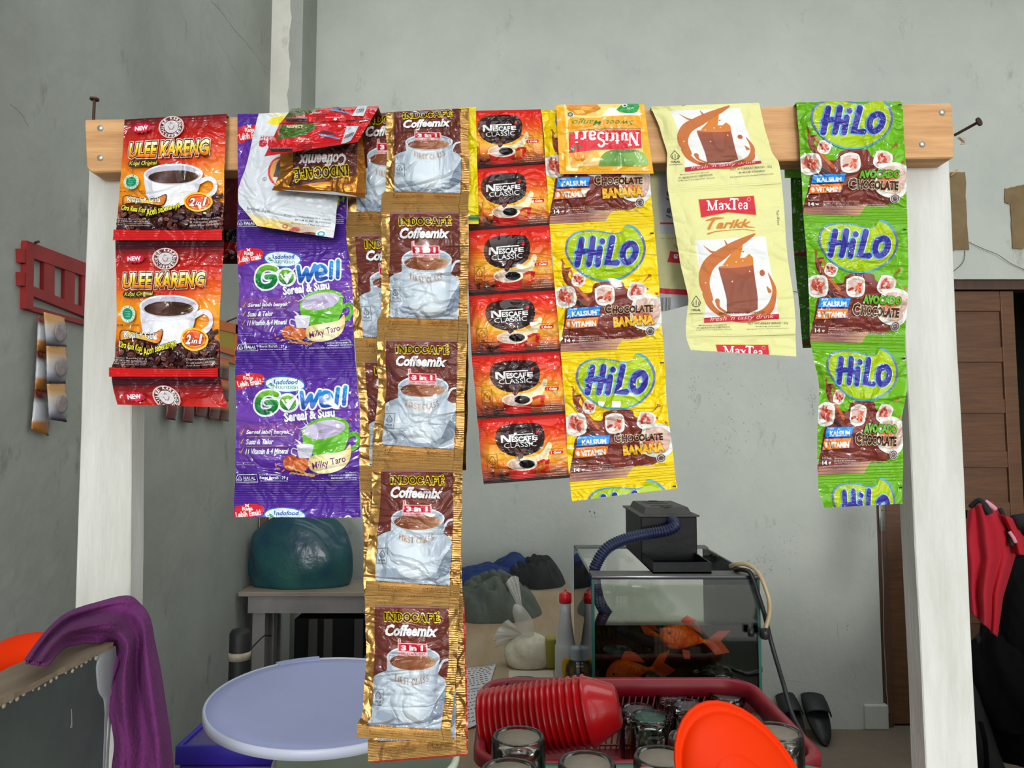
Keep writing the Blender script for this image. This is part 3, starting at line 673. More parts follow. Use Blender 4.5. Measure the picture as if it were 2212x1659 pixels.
# ---- chocolate milk pouch, yellow or green
def cube(A, cx, cy, r, rot, tint):
    pts = []
    for k, (rx, ry) in enumerate(((-.9,-.7),(-.1,-1),(.8,-.75),(.95,.2),(.7,.85),(-.2,1),(-.85,.6))):
        a = math.radians(rot); pts.append((cx+r*(rx*math.cos(a)-ry*math.sin(a)), cy+r*(rx*math.sin(a)+ry*math.cos(a))))
    A.blob(pts, tint, 4); q = [(cx+(p[0]-cx)*.78, cy+(p[1]-cy)*.78) for p in pts]; A.blob(q, (212,178,164), 4)
    rr = random.Random(int(cx))
    for k in range(9): A.ell(cx+rr.uniform(-.5,.5)*r, cy+rr.uniform(-.5,.5)*r, r*rr.uniform(.2,.5), r*rr.uniform(.08,.2), rr.choice(((206,70,46),(196,90,76),(222,120,90),(168,60,52))), rr.uniform(20,160), 10)
    A.ell(cx-.25*r, cy+.55*r, r*.34, r*.16, (238,232,224), 10, 10); A.poly([(cx+.1*r,cy-.75*r),(cx+.72*r,cy-.6*r),(cx+.6*r,cy-.35*r),(cx,cy-.45*r)], (232,206,194))
def art_hilo(green):
    base = (104,172,22) if green else (238,204,6)
    A = Art([(0,(92,122),(1250,68)),(1,(215,1558),(1365,1510))], vgrad(60, 1560, (0,base),(.35,tuple(min(255,int(c*1.04)) for c in base)),(1,base)), ((206,206,206), .6), 18, 22)
    cho = hgrad(200, 1250, (0,(110,50,40)),(.4,(128,56,46)),(.8,(116,48,40)),(1,(150,84,66)))
    A.blob([(330,600),(300,700),(360,800),(430,870),(560,880),(600,780),(880,760),(930,830),(1000,870),(1120,960),(1200,1060),(1210,1300),(1120,1400),(880,1420),(760,1500),(480,1545),(215,1560),(225,1400),(250,1250),(270,1080),(350,1000),(400,940),(330,840),(250,740),(235,620)], cho, 4)
    A.poly([(215,1558),(222,1475),(920,1400),(850,1500),(840,1530)], hgrad(215, 900, (0,(170,120,100)),(.5,(140,92,90)),(1,(206,160,120))))
    A.stroke([(235,540),(245,640),(330,770),(400,880)], [18,30,44,60], (150,76,52), smooth=5); A.stroke([(280,640),(330,640),(380,800),(520,960)], [12,24,30,40], (196,104,60), smooth=5)
    for p in ((225,520,16),(250,560,12),(1205,700,22),(1180,850,18),(1285,905,20),(1290,950,26)): A.ell(p[0], p[1], p[2], p[2]*.7, (186,92,60), 30, 12)
    A.stroke([(1130,775),(1170,735),(1205,700)], [4,20], (186,92,60))
    ice = (228,232,222)
    cube(A, 415, 735, 78, 20, ice); cube(A, 268, 930, 128, -8, ice); cube(A, 705, 915, 118, -4, ice); cube(A, 1060, 880, 108, 18, ice); cube(A, 1175, 1110, 200, 12, ice)
    A.stroke([(400,990),(500,1060)], 30, (50,34,34))
    bl = [(262,420),(285,300),(370,222),(500,196),(640,200),(790,226),(870,220),(915,190),(928,145),(975,132),(1050,168),(1112,240),(1150,330),(1155,430),(1120,540),(1050,630),(960,700),(850,748),(720,764),(590,748),(450,680),(350,590),(290,500)]
    A.blob(bl, vgrad(130, 764, (0,(88,176,206)),(.3,(104,110,180)),(.6,(92,104,176)),(1,(80,160,196))), 4)
    c = (672,460); A.blob([(c[0]+(x-c[0])*.945, c[1]+(y-c[1])*.93) for x, y in bl], vgrad(130, 764, (0,(176,200,20)),(1,(160,196,10))), 4)
    L = [[(448,300),(428,400),(392,575)], [(572,290),(556,400),(520,570)], [(392,445),(500,425),(590,445)], [(648,400),(620,572)], [(790,285),(760,420),(728,558),(835,558)], [(985,350),(920,390),(900,480),(925,545),(975,545),(1025,490),(1042,410),(1020,360),(985,350)]]
    for ww, cc, dx in ((92,(216,232,226),0), (84,(96,160,216),-4), (62,(58,52,150),3)):
        for p in L: A.stroke([(x+dx, y) for x, y in p], ww if p is not L[2] else ww*.85, cc, smooth=5 if len(p) > 4 else 0)
        A.ell(676+dx, 322, ww*.5, ww*.5, cc)
    A.poly([(298,1060),(662,1040),(642,1150),(284,1172)], (30,70,150)); A.poly([(302,1064),(656,1046),(636,1145),(290,1166)], (44,146,226)); A.text('KALSIUM', (345,1092,612,1150), W_, off=.045, rot=-3); A.small('TINGGI', (312,1066,392,1084), W_, rot=-2)
    A.poly([(282,1178),(642,1160),(618,1268),(254,1302)], (60,30,110)); A.poly([(286,1183),(636,1165),(614,1263),(262,1296)], (234,128,30)); A.text('8 VITAMIN', (290,1208,606,1270), W_, off=.045, rot=-3); A.small('TINGGI', (300,1186,372,1202), W_, rot=-2)
    cr = (232,216,170)
    if green:
        A.text('AVOCADO', (800,1000,1250,1098), (96,176,30), off=.06, rot=-1, outline=((.035,(40,70,20)),))
        A.text('C', (688,1098,775,1230), (70,34,28), off=.06, outline=((.04,cr),)); A.text('HOCOLATE', (790,1122,1240,1230), (70,34,28), off=.06, rot=1, outline=((.04,cr),))
    else:
        A.text('C', (700,1022,775,1130), (70,34,28), off=.06, outline=((.04,cr),)); A.text('HOCOLATE', (786,1036,1238,1124), (70,34,28), off=.06, rot=-2, outline=((.04,cr),))
        A.text('BANANA', (798,1152,1248,1264), (244,186,40), off=.06, rot=-4, outline=((.035,(120,60,30)),))
    A.small('Berat Bersih:', (262,1368,385,1386), (226,210,200), rot=-3); A.text('14 g', (262,1404,378,1462), W_, off=.04, rot=-3)
    for k, (t, x1) in enumerate((('Minuman Serbuk Rasa Coklat Pisang', 822),('BPOM RI MD 867031128624', 708),('Diproduksi Oleh: PT Nutrifood Indonesia, Bogor 16720, Indonesia', 1105),('Kode Produksi dan Baik Digunakan Sebelum: Lihat pada bagian belakang kemasan', 1195))): A.small(t, (422,1368+k*23-(x1-700)*.02,x1,1384+k*23-(x1-700)*.02), (220,204,194), rot=-3)
    A.ell(1210, 1322, 54, 54, (214,208,200)); A.ell(1210, 1322, 46, 46, (92,74,70)); A.ell(1210, 1322, 34, 34, (206,198,192)); A.ell(1210, 1322, 28, 28, (104,80,76))
    A.rect(1208, 225, 1246, 240, (30,40,30))
    return A.build()

# ---- pale yellow milk tea pouch
def tea_splash(A, dx=0, dy=0, s=1):
    T = lambda P: [(dx+x*s, dy+y*s) for x, y in P]
    org = (190,104,38)
    A.poly(T([(553,365),(1262,343),(1378,1165),(632,1180)]), (228,228,226))
    A.poly(T([(830,630),(900,540),(955,460),(960,400),(1040,390),(1030,470),(1010,560),(1060,560),(1100,520),(1140,560),(1142,632)]), (206,120,30))
    A.stroke(T([(1150,318),(1060,370),(950,430),(830,510),(710,600),(650,720),(642,850),(690,980)]), [20,60,90,120,130,120,100,60], org, smooth=5)
    A.stroke(T([(655,930),(680,1020),(760,1100),(900,1160),(1060,1170),(1200,1130),(1290,1060),(1330,960),(1335,860),(1285,720)]), [90,64,44,50,70,90,80,50,40,6], org, smooth=5)
    A.stroke(T([(760,1000),(780,1060),(860,1110)]), [50,24,20], org, smooth=3); A.stroke(T([(780,510),(710,480),(640,420)]), [40,18,4], org); A.stroke(T([(880,430),(850,370)]), [26,5], org)
    A.stroke(T([(1290,900),(1262,850)]), [40,4], org)
    A.ell(*T([(1225,718)])[0], 26*s, 32*s, (176,84,34)); A.ell(*T([(1038,497)])[0], 9*s, 9*s, org)
    A.poly(T([(790,655),(1140,632),(1152,800),(1168,1075),(1080,1110),(860,1110),(830,860)]), vgrad(dy+640*s, dy+1110*s, (0,(164,78,40)),(.35,(136,70,46)),(1,(140,74,50))))
    A.ell(*T([(965,640)])[0], 176*s, 18*s, (206,120,60), -3)
    for x, y in ((650,810),(970,600),(880,630),(1035,590),(920,800),(1100,700)): A.ell(*T([(x,y)])[0], 9*s, 9*s, (236,190,130), 0, 8)
def art_max():
    A = Art([(0,(270,-137),(1420,-190)),(.45,(400,520),(1480,520)),(.75,(470,980),(1530,950)),(1,(440,1372),(1560,1345))], (222,220,150), ((214,212,196), .2), 18, 25)
    tea_splash(A)
    A.poly([(576,-48),(1139,-81),(1164,120),(874,87),(605,138)], (226,160,60)); A.poly([(582,-44),(1133,-76),(1158,114),(874,81),(610,132)], (202,24,46))
    A.serif('Ma', (662,-36,836,60), W_, wt=.17, gap=.02, rot=-2); A.serif('x', (838,-40,905,54), W_, wt=.17); A.serif('T', (890,-52,985,56), W_, wt=.18); A.serif('ea', (972,-44,1078,54), W_, wt=.16, gap=.02)
    A.ell(1085, -42, 20, 20, (226,150,150)); A.ell(1085, -42, 14, 14, (202,24,46))
    org = (206,122,30)
    for p, w_ in (([(655,165),(740,145),(835,140)], [8,26,6]), ([(745,145),(715,190),(690,245)], [24,24,30]), ([(680,300),(760,278),(900,268),(1040,262),(1148,282)], [14,9,5,5,7])): A.stroke(p, w_, org)
    A.text('arikk', (762,160,1112,248), org, off=.03, shear=.35, rot=-1); A.stroke([(1090,240),(1150,248)], [12,3], org)
    A.poly([(632,1157),(1378,1115),(1378,1163),(632,1205)], (192,14,46))
    A.text("fresh 'n tasty drink", (690,1128,1330,1182), (240,196,190), off=.0, shear=.3, rot=-3)
    halal_drop(A, 548, 1008, 120, (60,62,44), 6); A.text('HALAL', (506,1074,596,1094), (60,62,44), off=.03); A.stroke([(482,1122),(615,1112)], 4, (60,62,44), caps=False)
    g = (110,110,86)
    A.small('Manufactured by / Diproduksi oleh:', (580,1222,860,1240), g, rot=-2); A.text('PT. SARI INCOFOOD CORPORATION', (562,1248,888,1268), g, off=.01, rot=-3, res=1); A.small('Tg. Morawa, Deli Serdang 20362 - Indonesia', (545,1276,910,1292), g, rot=-2)
    A.text('NET WT./BERAT BERSIH : 25g', (1068,1196,1472,1226), g, rot=-1, res=1); A.small('BPOM RI MD 867002045057', (1150,1236,1402,1250), g, rot=-1); A.small('Baik Digunakan Sebelum: Lihat Bagian Belakang Kemasan', (1060,1266,1482,1280), g, rot=-2)
    A.text('MINUMAN SERBUK TEH DAN SUSU', (780,1096,1240,1118), (90,54,24), rot=-2, res=1); A.stroke([(450,1380),(1000,1362),(1550,1340)], 3, (196,194,130), caps=False)
    A.small('Tear off here', (1300,135,1460,160), g, rot=84)
    return A.build()
def art_max_back():
    A = Art([(0,(1400,365),(1560,365)),(.58,(1418,555),(1560,545)),(1,(1424,672),(1560,640))], (196,194,140), ((190,190,180), .3), 10, 14)
    A.poly([(1420,370),(1560,370),(1560,508),(1424,508)], (178,180,184)); 
    A.poly([(1424,484),(1560,484),(1560,488),(1425,488)], (184,34,52)); A.small('fresh n tasty drink Powder Instant Tea', (1424,515,1500,519), (90,90,80))
    for y in (425, 460): A.ell(1444, y, 5, 6, (96,96,100)); A.stroke([(1440,y+10),(1448,y+14)], 4, (96,96,100))
    A.poly([(1446,543),(1560,553),(1560,573),(1440,566)], (192,24,46)); A.serif('ea', (1452,550,1478,562), W_, flip=True, wt=.16)
    A.stroke([(1455,530),(1464,540),(1470,528),(1476,540)], 3, (206,122,30))
    A.poly([(1424,620),(1560,626),(1560,638),(1424,631)], (192,14,46)); A.poly([(1424,632),(1560,638),(1560,700),(1424,700)], (178,180,184))
    for k in range(9): A.stroke([(1426+k*2.6,640),(1426+k*2.6,668)], 1.4 if k % 3 else .7, (50,50,54), caps=False)
    return A.build()
def art_ulee_back():
    A = Art([(0,(460,372),(516,372)),(1,(460,570),(514,570))], (60,18,24), ((150,20,26), 0), 8, 14)
    A.rect(440, 372, 530, 492, (176,190,168)); A.rect(510, 372, 530, 430, (220,150,30))
    for k, t in enumerate(('Kode Prod', 'Aduk rata', 'angkai', 'Tuangkan', 'Kopi Ula', 'Saran', 'Gula,', 'KOPI')): A.text(t, (482,384+k*13,508,392+k*13), (40,44,36), off=.03, flip=True, res=1)
    A.rect(440, 493, 530, 525, (30,12,14)); A.rect(440, 526, 530, 548, (150,16,22)); A.rect(440, 549, 530, 575, (50,24,24)); beans(A, 486, 553, 512, 568, 6, 7, seed=9)
    return A.build()

# ---- orange mango drink pouch hung head down
def art_mango():
    A = Art([(0,(185,92),(1305,85)),(1,(228,985),(1435,978))], (246,172,12), ((214,214,210), .6), 16, 14)
    A.poly([(285,80),(1240,80),(1262,240),(1300,700),(1340,880),(340,900),(305,300)], (236,214,120))
    for p, c in (([(300,80),(430,80),(700,80),(760,150),(600,240),(420,230),(330,160)], (214,136,40)), ([(400,170),(520,160),(560,200),(460,215)], (240,190,80)), ([(520,120),(660,130),(620,170),(500,160)], (226,170,60)), ([(560,230),(660,190),(760,230),(640,265)], (242,196,96))): A.poly(p, c)
    A.blob([(790,225),(860,140),(960,150),(1010,215),(1240,200),(1240,240),(780,240)], (236,236,226)); A.blob([(950,165),(1050,90),(1235,85),(1220,190),(1120,210),(1010,195)], (40,150,70)); A.ell(1062, 108, 34, 22, W_); A.ell(1062, 108, 18, 12, (20,90,60)); A.small('NEW', (1090,130,1180,160), (180,230,200))
    A.ell(366, 222, 46, 40, (206,200,180)); A.ell(366, 222, 34, 28, (84,80,60)); A.ell(366, 222, 20, 16, (196,190,170))
    A.blob([(345,290),(420,255),(560,270),(780,262),(1000,240),(1230,245),(1262,300),(1275,410),(900,410),(560,425),(350,450)], (240,162,20))
    A.text('Sweet Mango', (392,278,1180,372), (56,130,30), off=.005, shear=.35, flip=True, rot=1)
    A.poly([(345,480),(350,455),(500,425),(820,400),(1270,412),(1272,430),(800,428),(480,448)], (170,130,50))
    A.poly([(348,480),(480,450),(800,432),(1272,436),(1286,668),(1000,678),(700,684),(350,726)], (216,22,42))
    A.serif('Nutri', (812,470,1252,632), W_, wt=.2, gap=.0, flip=True); A.serif('S', (706,462,822,645), W_, wt=.2, flip=True); A.serif('ari', (414,446,712,606), W_, wt=.19, gap=.02, flip=True)
    A.ell(410, 664, 44, 18, (20,130,60), -55); A.ell(478, 638, 28, 13, (20,130,60), 25)
    A.poly([(350,726),(700,684),(760,800),(740,886),(380,900)], (238,180,60))
    for p, c in (([(360,730),(640,700),(560,800),(380,860)], (234,150,40)), ([(500,790),(600,800),(560,860),(510,830)], (214,120,30)), ([(560,800),(740,780),(740,870),(420,900)], (244,206,130))): A.poly(p, c)
    A.blob([(735,850),(760,770),(850,700),(1000,690),(1240,700),(1330,760),(1340,880),(900,884),(740,884)], hgrad(740, 1340, (0,(120,160,70)),(.4,(84,140,40)),(1,(150,190,100)))); A.ell(1060, 700, 190, 22, (70,130,50))
    for k in range(24): A.stroke([(440+k*40,966-k*.8),(462+k*40,966-k*.8)], 4, (190,120,20), caps=False)
    return A.build()

# ---- white cereal pouch turned head down, and the red backs above it
def art_white():
    A = Art([(0,(360,180),(900,160)),(.33,(240,690),(1060,660)),(.6,(130,1030),(1250,1130)),(.74,(130,1190),(1225,1310)),(1,(335,1440),(1190,1575))], (214,220,226), ((206,208,212), .3), 16, 20)
    A.blob([(450,290),(520,225),(700,225),(700,300),(560,310)], (240,216,40)); A.blob([(450,200),(640,180),(900,170),(900,200),(650,215)], (236,232,150))
    A.text('MERAH', (384,432,560,478), (206,36,60), off=.02, flip=True, rot=2); A.text('ne', (362,476,560,560), (206,24,60), off=.04, flip=True, shear=.2)
    A.ell(610, 830, 150, 168, (214,40,40), 10); A.ell(612, 830, 128, 146, (226,160,70), 10); A.poly([(520,890),(560,740),(600,690),(640,900)], (44,34,34)); A.poly([(510,895),(640,905),(600,980),(540,960)], (224,222,216))
    A.ell(424, 916, 24, 20, (60,60,66)); A.ell(424, 916, 19, 15, (214,220,226)); A.stroke([(414,912),(420,924),(430,908)], 4, (60,60,66))
    A.poly([(190,1290),(430,1345),(760,1400),(1195,1500),(1190,1580),(900,1540),(335,1440)], vgrad(1300, 1560, (0,(226,214,160)),(.5,(232,206,120)),(1,(206,160,110))))
    A.poly([(500,1380),(900,1440),(1195,1505),(1190,1580),(900,1540)], hgrad(500, 1190, (0,(214,190,140)),(.5,(196,170,150)),(1,(214,220,224))))
    A.ell(650, 1445, 34, 26, (200,110,50)); A.ell(650, 1445, 14, 10, (240,200,140)); A.ell(770, 1480, 50, 28, (190,90,80)); A.ell(720, 1490, 28, 18, (176,80,60)); A.ell(910, 1530, 90, 22, (120,50,30)); A.ell(470, 1432, 60, 26, (230,190,60)); A.ell(480, 1432, 34, 14, (250,226,120))
    A.ell(1055, 1530, 62, 44, (220,240,240), n=30); A.ell(1055, 1530, 44, 30, (60,160,160)); A.ell(1055, 1530, 26, 16, (200,230,230))
    A.small('Berat Bersih : 25 gram', (230,1240,480,1285), (110,110,114), rot=8)
    for k, (t, x0) in enumerate((('Minuman Serbuk Rasa Susu dan Jahe', 715),('BPOM RI MD 867009600', 760),('PT. Indofood Prima Rasa Bandung 16710 - Indonesia', 640))): A.small(t, (x0,1420-k*42,1160,1442-k*42), (96,92,90), rot=6)
    for k in range(40): A.stroke([(150+k*27,1152+k*4.2),(162+k*27,1154+k*4.2)], 3, (150,154,160), caps=False)
    return A.build()
def art_redback():
    A = Art([(0,(725,128),(1705,98)),(.5,(592,300),(1612,258)),(1,(420,662),(1460,500))], (206,26,32), ((190,190,192), .6), 16, 12)
    for row, sk in (((0), 0), ((1), 1)):
        def T(pts): return pts
    A.blob([(700,150),(760,112),(1060,104),(1000,150),(900,185),(740,215),(660,215)], (74,96,40)); A.blob([(580,440),(600,330),(700,308),(1000,306),(940,380),(840,430),(680,455),(560,468)], (60,110,34))
    rr = random.Random(2)
    for k in range(46):
        x = rr.uniform(585, 930); y = rr.uniform(318, 440-(x-585)*.18); A.ell(x, y, 18, 9, rr.choice(((96,60,36),(70,120,40),(150,130,60),(110,80,60),(50,90,30))), rr.uniform(0,180), 8)
    for k in range(20): x = rr.uniform(700, 960); A.ell(x, rr.uniform(115,190-(x-700)*.1), 14, 6, rr.choice(((96,60,36),(90,110,40),(120,90,60))), rr.uniform(0,180), 8)
    A.text('RESPECT', (672,318,860,348), (230,226,190), off=.03, shear=.2, rot=-1)
    for (x, y, k) in ((1030,400,1.0), (1160,128,.85)):
        A.poly([(x,y+12*k),(x+60*k,y+18*k),(x+240*k,y+60*k),(x+236*k,y+72*k),(x,y+30*k)], (90,150,200))
        for j in range(4): A.stroke([(x+(10+14*j)*k,y-8*k-j*6*k),(x+(200-10*j)*k,y+30*k-j*8*k)], 5, (90,60,70), caps=False)
    A.small('NESTLE', (800,462,925,482), W_); A.small('Good Food, Good Life', (745,490,975,508), (236,180,170)); A.small('NESTLE', (960,176,1066,192), W_)
    for y, x0 in ((572,485), (238,660)):
        A.stroke([(x0,y),(x0+250,y+8)], 16, (70,20,24), caps=False); A.small('Kompleks Kemasan Kopi Instan 100', (x0+5,y-6,x0+245,y+10), W_); A.stroke([(x0+10,y+28),(x0+250,y+30)], 16, (60,20,24), caps=False)
        for j in range(4): A.stroke([(x0+300,y-46+j*20),(x0+470,y-44+j*20)], 7, (150,60,60), caps=False)
    A.small('PETUNJUK PENYAJIAN', (960,568,1180,584), W_); A.small('PETUNJUK PENYAJIAN', (1105,228,1290,244), W_)
    A.poly([(1345,330),(1478,330),(1390,490),(1272,548)], (206,208,214)); A.poly([(1472,100),(1580,98),(1530,220),(1402,218)], (206,208,214))
    for j in range(9): A.stroke([(1316+j*11,470-j*4),(1338+j*11,425-j*4)], 4 if j % 2 else 7, (60,60,64), caps=False)
    for j in range(7): A.stroke([(1450+j*12,182),(1466+j*12,140)], 4 if j % 2 else 7, (60,60,64), caps=False)
    A.poly([(1590,258),(1585,272),(1485,284),(1490,270)], W_); A.ell(1076, 602, 26, 16, W_); A.ell(1076, 602, 12, 8, (40,30,30)); A.ell(1218, 256, 20, 12, W_)
    A.stroke([(592,302),(1100,280),(1612,262)], 9, (70,20,24), caps=False)
    return A.build()
def art_plain(col, metal=0, seam=(60,20,20)):
    A = Art([(0,(0,0),(100,0)),(1,(0,100),(100,100))], (col, metal), (col, metal), 8, 14)
    A.rect(0, 92, 100, 97, seam); A.rect(40, 0, 43, 92, (tuple(int(c*.85) for c in col), metal))
    return A.build()
# ================================================================ the rail and what hangs on it
FY0, FY1 = .680, .705                              # board front and back
def strip(name, label, art, key, sachets, Y, m, group='strips of sachets hanging over the wooden rail', fold=None, part='sachet', cat='sachet strip', **kw):
    t0 = sachets[0][0]; loc = PY((t0[1][0]+t0[2][0])/2, (t0[1][1]+t0[2][1])/2, Y)
    e = tag(empty(name, loc), label, cat, group)
    for i, rows in enumerate(sachets):
        k = dict(kw); k['seed'] = hash_(name)+i*7
        pouch(part, art, key, rows, Y, m, e, **k)
    if fold:
        (px0, px1, col_mat, drop) = fold            # the strip passes over the rail and down behind it
        x0 = PY(px0, 240, Y).x; x1 = PY(px1, 240, Y).x
        r0 = sachets[0][0]; kz = lambda px: PY(px, r0[1][1]+(r0[2][1]-r0[1][1])*(px-r0[1][0])/(r0[2][0]-r0[1][0]), Y).z; zt0, zt1 = kz(px0)+.0003, kz(px1)+.0003
        prof = [(Y+.0008, -.004), (Y+.003, .0005), (FY0+.006, .0), (FY1-.004, .0), (FY1+.0022, -.002), (FY1+.003, -.012), (FY1+.003, -drop)]
        P = np.zeros((len(prof), 2, 3))
        for i, (y, dz) in enumerate(prof):
            P[i, 0] = (x0+.0006, y, zt0+dz); P[i, 1] = (x1-.0006, y, zt1+dz)
        gridmesh('folded_end', P, col_mat, e, thick=.0005)
    return e
def hash_(s): return sum(ord(c)*(i+3) for i, c in enumerate(s)) % 997
def BOARD_TOP(px): return PY(px, 258+(222-258)*(px-182)/(2065-182), FY0).z

wood = mat('rail_wood', (216,168,114), .65, noise=.16, nscale=9, stretch=(1,12,14), bump=.15, bscale=40, color2=(184,134,84))
postp = mat('post_paint', (212,212,206), .7, nscale=5, stretch=(6,6,.9), color2=(190,189,178), bump=.16, bscale=70)
rust = mat('rusty_iron', (92,62,50), .7, metal=.4, nscale=60, color2=(60,38,30)); steel = mat('galvanised_nail', (190,194,190), .4, metal=.7)
# rail: front and back outline, slightly out of level
fr = [PY(182,258,FY0), PY(2055,222,FY0), PY(2056,232,FY0), PY(2063,336,FY0), PY(2060,341,FY0), PY(197,372,FY0), PY(186,362,FY0)]
bm = bmesh.new(); prism(bm, fr, Vector((0,FY1-FY0,0)))
bmesh.ops.bevel(bm, geom=bm.edges[:], offset=.0012, segments=1, affect='EDGES')
rail = tag(empty('wooden_rail', PY(1106,300,FY0)), 'long light brown wooden board nailed across the two white posts', 'board')
bm2('rail_board', bm, wood, rail, smooth=False)
for i, (px, py) in enumerate(((217,277),(217,341),(2035,243),(1992,312))):
    bm = bmesh.new(); p = PY(px, py, FY0); lathe(bm, [(0,.0012),(.0026,.001),(.003,-.0002),(.003,-.002)], 14, p, Matrix.Rotation(PI/2, 3, 'X').to_4x4()); bm2('nail_head', bm, steel, rail)
def nail(a, b, label):
    a, b = Vector(a), Vector(b); d = (b-a).normalized(); bm = bmesh.new()
    tube(bm, [a, b], .0014, 8); tube(bm, [b, b+d*.0016], .0042, 14); tag(bm2('long_nail', bm, rust, angle=40), label, 'nail')
nail(PY(202,262,.69), PY(204,216,.69), 'rusty long nail standing upright on the left end of the wooden rail')
nail(PY(2062,292,.695), PY(2113,264,.675), 'rusty long nail sticking out sideways from the right end of the wooden rail')
bm = bmesh.new(); r_ = random.Random(3)
for k in range(5): tube(bm, spline([PY(2068,298,.692), PY(2074+k*2,296+k*3,.69), PY(2080+k*2,302+k*2-6*(k % 2),.688), PY(2086-k*3,300+k*3,.69)], 4), .0005, 5)
tag(bm2('twine_tuft', bm, mat('twine', (190,176,150), .9)), 'frayed knot of pale twine tied under the nail at the rail right end', 'string')
# posts
def post(name, L, R, label, side):
    (xlt, xlb), (xrt, xrb) = L, R; bm = bmesh.new(); zt = PY(1100, 345 if side > 0 else 368, FY1).z
    def X(px, py): return PY(px, py, FY1)
    tl, tr = X(xlt, 350), X(xrt, 350); bl, br = X(xlb, 1700), X(xrb, 1700)
    z0, z1 = .62, tl.z+.012
    def at(a, b, z): t = (z-a.z)/(b.z-a.z); return Vector((a.x+(b.x-a.x)*t, FY1, z))
    pts = [at(tl, bl, z1), at(tr, br, z1), at(tr, br, z0), at(tl, bl, z0)]
    prism(bm, pts, Vector((0,.026,0)))
    bmesh.ops.subdivide_edges(bm, edges=[e for e in bm.edges if abs(e.verts[0].co.z-e.verts[1].co.z) > .5], cuts=14)
    rr = random.Random(side+5)
    for v in bm.verts: v.co.x += rr.uniform(-.0006, .0006)
    bmesh.ops.bevel(bm, geom=[e for e in bm.edges if e.calc_face_angle(0) > .8], offset=.001, segments=1, affect='EDGES')
    return tag(bm2(name, bm, postp, smooth=False), label, 'post')
post('white_post', (192,148), (290,276), 'white painted wooden post at the left end of the rail', -1)
post('white_post', (1936,2003), (2050,2115), 'white painted wooden post at the right end of the rail', 1)

F_ = dict(
 coffee=film('coffee_pouch_film', .14, crinkle=.45, seal=(.10,.10), ribs=10),
 cereal=film('cereal_pouch_film', .14, crinkle=.5, seal=(.12,.12), ribs=12),
 gold=film('gold_pouch_foil', .15, .42, crinkle=.62, seal=(.09,.11), ribs=22, side=.1),
 small=film('small_pouch_film', .13, crinkle=.62, seal=(.07,.11), ribs=8, side=-.1),
 milk=film('milk_pouch_film', .12, crinkle=.6, seal=(.07,.07), ribs=6),
 matte=film('matte_tea_film', .62, crinkle=.3, seal=(.02,.02), ribs=4, cscale=26),
 mango=film('mango_pouch_film', .25, crinkle=.35, seal=(.02,.04), ribs=4),
 white=film('white_pouch_film', .35, crinkle=.4, seal=(.0,.0), ribs=10))
def qmat(n, c, r=.3, me=0): return mat(n, c, r, metal=me, bump=.4, bscale=70)
K = {k: v for k, v in ()}
UL, GW, IN, NE, HY, HG, MX = art_ulee(), art_gowell(), art_indo(), art_nes(), art_hilo(False), art_hilo(True), art_max()

strip('coffee_sachet_strip', 'strip of red and orange ground coffee sachets at the far left of the rail', UL, 'ul', [
  [(.05,(269,258),(490,246)),(.5,(262,380),(484,376)),(1,(249,522),(484,522))],
  [(0,(249,522),(484,522)),(.5,(252,660),(476,660)),(.86,(249,782),(475,785)),(.9,(241,790),(475,792)),(1,(241,815),(475,815))],
  [(0,(241,815),(475,815)),(.1,(246,845),(482,850)),(.2,(254,874),(491,880))]], .672, F_['coffee'], fold=(270,489,qmat('maroon_film', (110,16,24)),.10), side=.03)
strip('cereal_sachet_strip', 'strip of purple cereal drink sachets beside the red and orange coffee strip', GW, 'gw', [
  [(0,(513,246),(760,246)),(.6,(514,420),(752,420)),(1,(511,516),(748,512))],
  [(0,(511,516),(748,512)),(.4,(516,620),(760,615)),(.8,(512,735),(764,730)),(1,(508,785),(768,783))],
  [(0,(508,785),(768,783)),(.4,(511,890),(776,890)),(.85,(508,1030),(776,1030)),(1,(506,1068),(777,1066))],
  [(0,(506,1068),(777,1066)),(.19,(504,1117),(779,1118))]], .6735, F_['cereal'], fold=(514,600,qmat('purple_film', (70,34,140)),.08), side=.05)
strip('coffee_mix_strip', 'longest strip of gold and brown coffee mix sachets, reaching almost to the picture bottom', IN, 'in', [
  [(.09,(834,243),(1013,234)),(.55,(836,330),(1013,328)),(.88,(832,412),(1013,415)),(.91,(824,418),(1012,420)),(1,(823,439),(1011,440))],
  [(0,(823,439),(1011,440)),(.3,(825,520),(1012,520)),(.86,(824,680),(1009,686)),(.9,(815,687),(1008,690)),(1,(814,713),(1010,717))],
  [(0,(814,713),(1010,717)),(.5,(816,850),(1003,852)),(.86,(806,952),(1001,962)),(1,(804,994),(1000,998))],
  [(0,(804,994),(1000,998)),(.45,(800,1120),(998,1122)),(.88,(790,1252),(993,1262)),(1,(788,1285),(992,1290))],
  [(0,(788,1285),(992,1290)),(.45,(790,1420),(987,1425)),(.84,(783,1545),(975,1560)),(.87,(772,1560),(972,1570)),(1,(770,1593),(980,1603))]], .660, F_['gold'],
  fold=(835,1012,qmat('gold_foil', (196,136,60), .3, .9),.10), side=.1, edge=3, bulge=.006)
